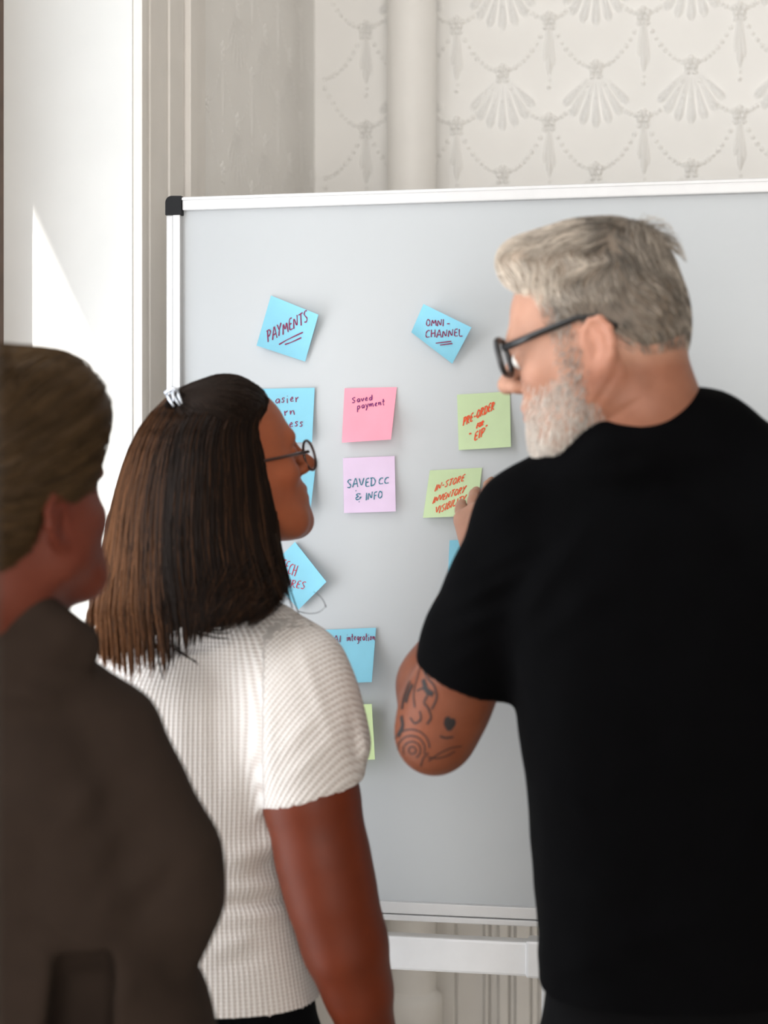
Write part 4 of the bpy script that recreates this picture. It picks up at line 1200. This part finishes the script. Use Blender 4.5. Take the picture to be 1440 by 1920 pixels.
# knit coordinates: upright ribs on the back, slanting on the sleeve
ix = [np.clip(np.round((v[:, i] - F.ax[i][0])/F.h).astype(int), 0, F.d.shape[i]-1) for i in range(3)]
on_sl = (G_.d[ix[0], ix[1], ix[2]] < .004) & (v[:, 0] > pc(500, 1300, 2.2)[0])
ang = np.arctan2(v[:, 0] - wom_base[0], -(v[:, 1] - DW))
kc = np.stack([ang*.135, v[:, 2], np.zeros(len(v))], 1)
c45, s45 = math.cos(math.radians(52)), math.sin(math.radians(52))
ks = np.stack([v[:, 0]*s45 - v[:, 2]*c45 - v[:, 1]*.5, v[:, 0]*c45 + v[:, 2]*s45, np.zeros(len(v))], 1)
kc[on_sl] = ks[on_sl]
mesh_obj('waffle_top', to_local(v, wom_base), q, M['knit'], wom, True, None, kc)
legs(wom, wom_base, (M['blk'], M['shoe']), .90, .08, .082, (.5, 1), .108, .128)

# --- long hair: volume, hanging strands, swept-back crown
HR = [(706, 418, 446, .020, 2.285), (714, 372, 474, .048, 2.285), (735, 326, 503, .074, 2.283), (770, 288, 508, .092, 2.28), (805, 266, 492, .100, 2.277), (840, 250, 494, .103, 2.273), (880, 236, 500, .104, 2.27),
      (920, 224, 504, .102, 2.262), (970, 213, 508, .098, 2.25), (1020, 205, 514, .092, 2.235), (1070, 198, 522, .083, 2.220), (1105, 194, 522, .068, 2.200), (1130, 192, 490, .050, 2.180),
      (1150, 196, 420, .034, 2.160), (1170, 205, 350, .022, 2.145), (1190, 215, 310, .012, 2.138)]
F = SDF((pc(150, 900, 2.3)[0], 2.08, pc(0, 1225, 2.15)[2]), (pc(575, 900, 2.3)[0], 2.41, pc(0, 695, 2.3)[2]), .0042)
F.loft(rowsz(HR, 2.28), .01, 2.1, cut=False)
F.put(lambda x, y, z: np.maximum(pc(0, 1190, 2.14)[2] - z, z - pc(0, 706, 2.285)[2]), [a[0] for a in F.ax], [a[-1]+1 for a in F.ax], .004, 'i')
Hw.ell(F, (0, .105, .030), (.062, .050, .070), .01, 's')
ridges(F, [(332, 765, 322, 900, .006, -.004), (300, 790, 262, 950, .007, .003), (360, 790, 350, 1000, .007, .002), (300, 950, 270, 1150, .008, -.003), (380, 1000, 360, 1160, .008, .003), (440, 1000, 430, 1130, .008, .002)], 2.18)
hv, hq = F.mesh(1)
hcol = np.tile(np.array([.010, .0062, .0042]), (len(hv), 1))
mesh_obj('hair', to_local(hv, wom_base), hq, M['hairs_dark'], wom, True, hcol)
bvw = bvh_of(hv, hq)
FR = [(700, 405, 460), (740, 318, 506), (770, 288, 508), (805, 266, 494), (840, 250, 496), (880, 236, 502), (920, 224, 507), (970, 213, 511), (1020, 205, 518), (1070, 195, 531), (1110, 184, 546), (1150, 172, 558), (1200, 172, 560), (1270, 178, 560)]
fy = np.array([r[0] for r in FR]); fL = np.array([r[1] for r in FR]); fR = np.array([r[2] for r in FR])
hy = np.array([r[0] for r in HR] + [1290]); hb = np.array([r[3] for r in HR] + [.018]); hcy = np.array([r[4] for r in HR] + [2.125])
tipu = np.array([0, .10, .18, .26, .34, .45, .6, .75, .9, 1.0]); tipy = np.array([1185, 1235, 1255, 1235, 1250, 1205, 1172, 1158, 1150, 1146])
def lockset(N, S, seed, side=-1):
    r = np.random.default_rng(seed)
    nc = 110; uc = np.sort(r.random(nc)); u0 = r.random(N)
    ci = np.clip(np.searchsorted(uc, u0), 0, nc-1); ut = uc[ci]
    tip = np.interp(ut, tipu, tipy) + r.normal(0, 9, N) + (r.random(N) < .35)*r.uniform(-70, 0, N) + np.sin(ci*2.7)*8
    start = 716 + 95*r.random(N)**1.5 + 34*np.abs(u0 - .12)
    v = np.linspace(0, 1, S)
    py = start[:, None] + (tip - start)[:, None]*v[None, :]
    u = u0[:, None] + (ut - u0)[:, None]*(v[None, :]**5)*.8 + .008*np.sin(v[None, :]*9 + ci[:, None]*1.7)
    # ends turn towards the left under the shoulder line on the right half
    u = u - np.clip(u - .45, 0, 1)*.35*np.clip((v[None, :] - .86)/.14, 0, 1)**1.5
    L = np.interp(py, fy, fL); Rr = np.interp(py, fy, fR)
    px = L + u*(Rr - L)
    w = np.sqrt(np.clip(1 - np.clip(np.abs(2*u - 1), 0, 1)**2.1, 0, 1))
    b = np.interp(py, hy, hb); cy = np.interp(py, hy, hcy)
    off = (.0008 + .0042*r.random(N))[:, None]*(1 + .8*v[None, :]**4)*np.clip(v[None, :]*7 - .6, -.5, 1)
    d = cy + side*(b*w + off)
    x = (px - 720)/FPX*np.interp(py, hy, hcy); z = (HORIZON - py)/FPX*cy
    P = np.stack([x + (off*np.sign(u - .5)*(1 - w)), d, z], -1)
    br = np.clip(1.0 - u0*2.4, 0, 1)*.9 - .24*(u0 > .33) + np.clip((v[None, :].mean() - .5), 0, 1)  # left strands browner: window-lit warmth put into the colour; tips own brown
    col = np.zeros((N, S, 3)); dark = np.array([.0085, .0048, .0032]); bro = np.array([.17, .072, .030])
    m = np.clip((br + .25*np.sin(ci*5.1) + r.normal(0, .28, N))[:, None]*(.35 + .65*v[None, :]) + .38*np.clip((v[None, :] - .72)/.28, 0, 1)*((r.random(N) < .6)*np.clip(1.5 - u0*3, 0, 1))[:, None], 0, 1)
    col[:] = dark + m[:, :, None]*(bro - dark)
    R = (.00030 + .00026*r.random(N))[:, None]*np.interp(v, [0, .7, 1], [1, 1, .3])[None, :]
    return P, R, col
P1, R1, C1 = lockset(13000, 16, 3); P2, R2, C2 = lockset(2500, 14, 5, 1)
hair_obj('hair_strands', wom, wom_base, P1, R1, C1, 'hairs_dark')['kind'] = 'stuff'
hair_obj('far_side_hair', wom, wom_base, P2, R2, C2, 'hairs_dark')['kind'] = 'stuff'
# crown hair swept from the hairline to the clip
clip_p = pc(324, 744, 2.205)
N = 1800; rts = []
for _ in range(N):
    t = random.random(); s_ = random.random()
    px = 512 - (s_**.8)*170 - 24*t; py = 732 + 78*t*(1 - s_*.4) - 26*math.sin(s_*3.14)
    rts.append(pc(px, py, 2.17 + .10*(1-t)))
P = flow(bvw, np.array(rts), lambda p, n, t: clip_p - p, np.full(N, .0145), 11, [.001, .002, .003, .004, .004, .004, .004, .004, .004, .003, .002], .06)
R = np.full((N, 11), .00048); C = np.tile(np.array([.011, .0065, .0045]), (N, 11, 1))*rng.uniform(.6, 2.0, (N, 1, 1))
hair_obj('crown_hair', wom, wom_base, P, R, C, 'hairs_dark')['kind'] = 'stuff'
# fine loose ends across the shoulder and one stray loop by the blue note
fly = []
for (x0, y0, x1, y1, x2, y2, dd) in [(330,1160,400,1185,455,1163,2.14), (340,1165,400,1195,440,1172,2.14), (345,1172,395,1192,432,1186,2.14), (350,1180,400,1197,428,1196,2.14), (300,1185,330,1215,372,1246,2.13), (298,1190,326,1222,368,1240,2.13),
    (520,1010,534,1080,560,1150,2.20), (516,1000,530,1070,548,1140,2.20), (282,1170,292,1230,306,1275,2.13), (560,1148,600,1160,612,1135,2.24), (612,1135,606,1115,588,1108,2.24), (180,1180,205,1200,228,1192,2.14), (185,1190,205,1206,225,1203,2.14), (225,1190,214,1220,200,1225,2.14)]:
    a, b, c = pc(x0, y0, dd), pc(x1, y1, dd - .004), pc(x2, y2, dd)
    for k in range(1 if x0 in (560, 612) else 5):
        j = rng.normal(0, .0012, 3); tt = np.linspace(0, 1, 9)[:, None]
        fly.append(a*(1-tt)**2 + 2*b*tt*(1-tt) + c*tt**2 + j*(1 - .6*tt))
P = np.array(fly); R = np.tile(np.linspace(.0006, .00025, 9), (len(P), 1)); C = np.tile(np.array([.014, .008, .005]), (len(P), 9, 1))
hair_obj('loose_hair', wom, wom_base, P, R, C, 'hairs_dark')['kind'] = 'stuff'

# --- claw clip and round glasses
M['clip'] = mat('silver_clip', (.62, .66, .72), .25, .6, metal=.6, noise=.1)
cw = c2w(pc(324, 744, 2.19)); clip_o = empty('hair_clip', cw, YAW); tag(clip_o, 'small silver hair clip at the back of the dark brown hair', 'hair clip')
cl0 = pc(324, 744, 2.19)
for (x0, y0, x1, y1) in [(311, 737, 326, 762), (318, 732, 337, 760), (329, 729, 325, 752), (333, 733, 341, 757)]:
    a, b = pc(x0, y0, 2.200), pc(x1, y1, 2.186)
    mid = (a + b)/2 + np.array([-.001, -.005, .002])
    MB().tube([a - cl0, mid - cl0, b - cl0], [.0013, .0019, .0012], 8).build('prong', M['clip'], clip_o, True)
MB().tube([pc(310, 736, 2.2) - cl0, pc(322, 728, 2.193) - cl0, pc(335, 731, 2.194) - cl0], .0022, 8).build('hinge', M['clip'], clip_o, True)
glasses('eyeglasses', 'thin dark-rimmed round glasses on the face of the dark haired person', Hw, .0225, .0215, .0017, .113, .006, M['frame_thin'], .5, (.004,), 2.1)
# small earring just showing below the hair

# ================================================================== BLONDE WOMAN IN FRONT
DB = 1.76
bb_ = pc(45, 930, DB); blo_base = (bb_[0], bb_[1])
blo = person('person', blo_base, 'blonde person in brown collared shirt at the left edge, out of focus, seen from behind')
Hb_ = Head(orient(math.cos(math.radians(53)), math.sin(math.radians(53)), math.radians(9)), pc(24, 978, 1.72), .94, .80, .72)
nbb = pc(0, 1150, 1.74)
F = SDF(Hb_.t - [.17, .17, .2], Hb_.t + [.17, .17, .15], .003)
Hb_.build(F, False)
F.chain([(Hb_.W((0, -.022, -.01)), .047), (Hb_.W((0, -.030, -.07)), .048), (nbb, .052), (nbb - [0, 0, .06], .058)], .025)
head_b = F.mesh(1)
rb = [(1290, -110, 190, .085), (1400, -150, 245, .11), (1600, -145, 270, .118), (1760, -130, 300, .115), (1930, -140, 330, .12)]
F = SDF((blo_base[0]-.2, DB-.14, -.62), (blo_base[0]+.2, DB+.14, nbb[2]), .01)
F.loft([(z, cx, a*.62, cy + .02, b*.5) for z, cx, a, cy, b in rowsz(rb, DB)], .03)
F.chain([(nbb, .045), (nbb - [0, 0, .12], .07)], .03)
tor_b = F.mesh(1)
# forearms folded in front
F = SDF(pc(60, 1950, 1.7)*[1, 0, 1] + [-.35, 1.66, -.1], pc(420, 1300, 1.9)*[1, 0, 1] + [.05, 2.12, .02], .006)
rs, re, rwr = pc(200, 1400, 1.77), pc(275, 1720, 1.82), pc(150, 1760, 2.02)
F.chain([(rs, .05), (re, .042), (rwr, .027)], .02); hand(F, rwr, rwr - re, (0, .8, .6), 1, .3, 1, .9)
arm_b = F.mesh(1)
V, Q = join(head_b, tor_b, arm_b)
C = skin_cols(Hb_, V, srgb(96, 47, 34))
mesh_obj('body', to_local(V, blo_base), Q, M['skin_w'], blo, True, C)
# --- shirt with stand collar and wide sleeve
M['taupe'] = mat('taupe_cotton', (.027, .0175, .0128), .88, .15, noise=.12, nscale=40, bump=.4, bscale=500, bdist=.0006)
F = SDF(pc(-230, 1960, 1.76)*[1, 0, 1] + [0, 1.60, 0], pc(450, 1080, 1.76)*[1, 0, 1] + [.02, 1.92, .01], .0055)
rb2 = [(1300, -100, 130, .08), (1370, -150, 210, .105), (1470, -170, 262, .122), (1600, -165, 300, .128), (1760, -160, 345, .128), (1860, -165, 385, .132), (1950, -170, 405, .135)]
F.loft(rowsz(rb2, DB), .03, 2.4)
F.chain([(nbb - [0, 0, .055], .062), (pc(105, 1322, 1.755), .048), (pc(200, 1388, 1.76), .052)], .035)
F.chain([(nbb - [0, 0, .055], .062), (pc(-90, 1290, 1.76), .050), (pc(-180, 1350, 1.77), .055)], .035)
F.chain([(pc(196, 1388, 1.76), .053), (pc(240, 1490, 1.75), .055), (pc(287, 1610, 1.745), .060), (pc(288, 1690, 1.745), .0615), (pc(285, 1730, 1.75), .052)], .025)
F.chain([(pc(-180, 1350, 1.77), .055), (pc(-240, 1700, 1.78), .06)], .025)
# stand collar with its turned-down point
F.chain([(pc(28, 1118, 1.70), .012), (pc(70, 1150, 1.695), .016), (pc(110, 1182, 1.70), .018), (pc(148, 1204, 1.72), .014), (pc(150, 1222, 1.72), .012)], .012)
F.chain([(pc(28, 1150, 1.69), .02), (pc(90, 1203, 1.712), .019), (pc(138, 1216, 1.72), .013)], .03)
F.chain([(pc(28, 1120, 1.70), .014), (pc(-40, 1130, 1.695), .02), (pc(-90, 1180, 1.71), .02)], .02)
# gap between sleeve and body, folds
F.loft(rowsz([(1792, 96, 205, .03, 1.635), (1850, 92, 212, .05, 1.640), (1990, 80, 205, .06, 1.645)], 1.64), .006, 3.5, 's')
F.chain([(pc(60, 1745, 1.63), .006), (pc(110, 1792, 1.628), .009), (pc(190, 1796, 1.63), .009), (pc(280, 1786, 1.64), .006)], .012, 's')
ridges(F, [(215, 1420, 120, 1560, .013, .005), (260, 1500, 150, 1650, .012, .004), (310, 1600, 170, 1730, .012, .004), (80, 1540, 70, 1720, .012, -.004), (330, 1640, 240, 1740, .010, -.004), (20, 1300, 120, 1320, .01, .003), (300, 1800, 330, 1900, .012, -.004), (250, 1810, 230, 1900, .01, .005)], 1.66)
F.bump(lambda x, y, z: .0025*vnoise(x*14, y*14, z*12))
v, q = F.mesh(1)
mesh_obj('shirt', to_local(v, blo_base), q, M['taupe'], blo, True)
legs(blo, blo_base, (M['blk'], M['shoe']), .92, .08, .085, (.4, 1), .11, .14)
# --- pulled-back blonde hair
F = SDF(Hb_.t - .19, Hb_.t + .2, .0042)
e = lambda c, r, k=.02, op='u', rot=None: Hb_.ell(F, c, r, k, op, rot)
e((0, -.008, .058), (.088, .104, .108)); e((0, -.055, .015), (.072, .055, .070), .02); e((0, -.02, .130), (.06, .06, .048), .03)
e((.035, .040, .105), (.058, .058, .062), .03); e((-.035, .040, .105), (.058, .058, .062), .03)
e((0, -.125, .03), (.05, .045, .05), .03)
e((0, .135, .030), (.115, .065, .072), .01, 's')
for m in (-1, 1):
    e((m*.098, .075, -.030), (.05, .075, .056), .010, 's')
    e((m*.085, -.004, -.018), (.032, .030, .036), .008, 's')
F.put(lambda x, y, z: Hb_.t[2] - .060 - z + 0*x, [a[0] for a in F.ax], [a[-1] for a in F.ax], .01, 'i')
hv, hq = F.mesh(1)
hc = np.tile(np.array([.046, .026, .011]), (len(hv), 1))*(1 + .3*vnoise(hv[:, 0]*30, hv[:, 1]*30, hv[:, 2]*60))[:, None]
mesh_obj('hair', to_local(hv, blo_base), hq, M['hairs'], blo, True, hc)
bvb = bvh_of(hv, hq); bun = Hb_.W((0, -.15, .03))
N = 2600; ii = rng.integers(0, len(hv), N)
P = flow(bvb, hv[ii], lambda p, n, t: bun - p, rng.uniform(.006, .012, N), 7, [.0, .001, .002, .002, .002, .0015, .001], .05)
R = np.full((N, 7), .0006); C = np.tile(np.array([.056, .032, .0135]), (N, 7, 1))*rng.uniform(.4, 1.6, (N, 1, 1))
hair_obj('hair_strands', blo, blo_base, P, R, C)['kind'] = 'stuff'
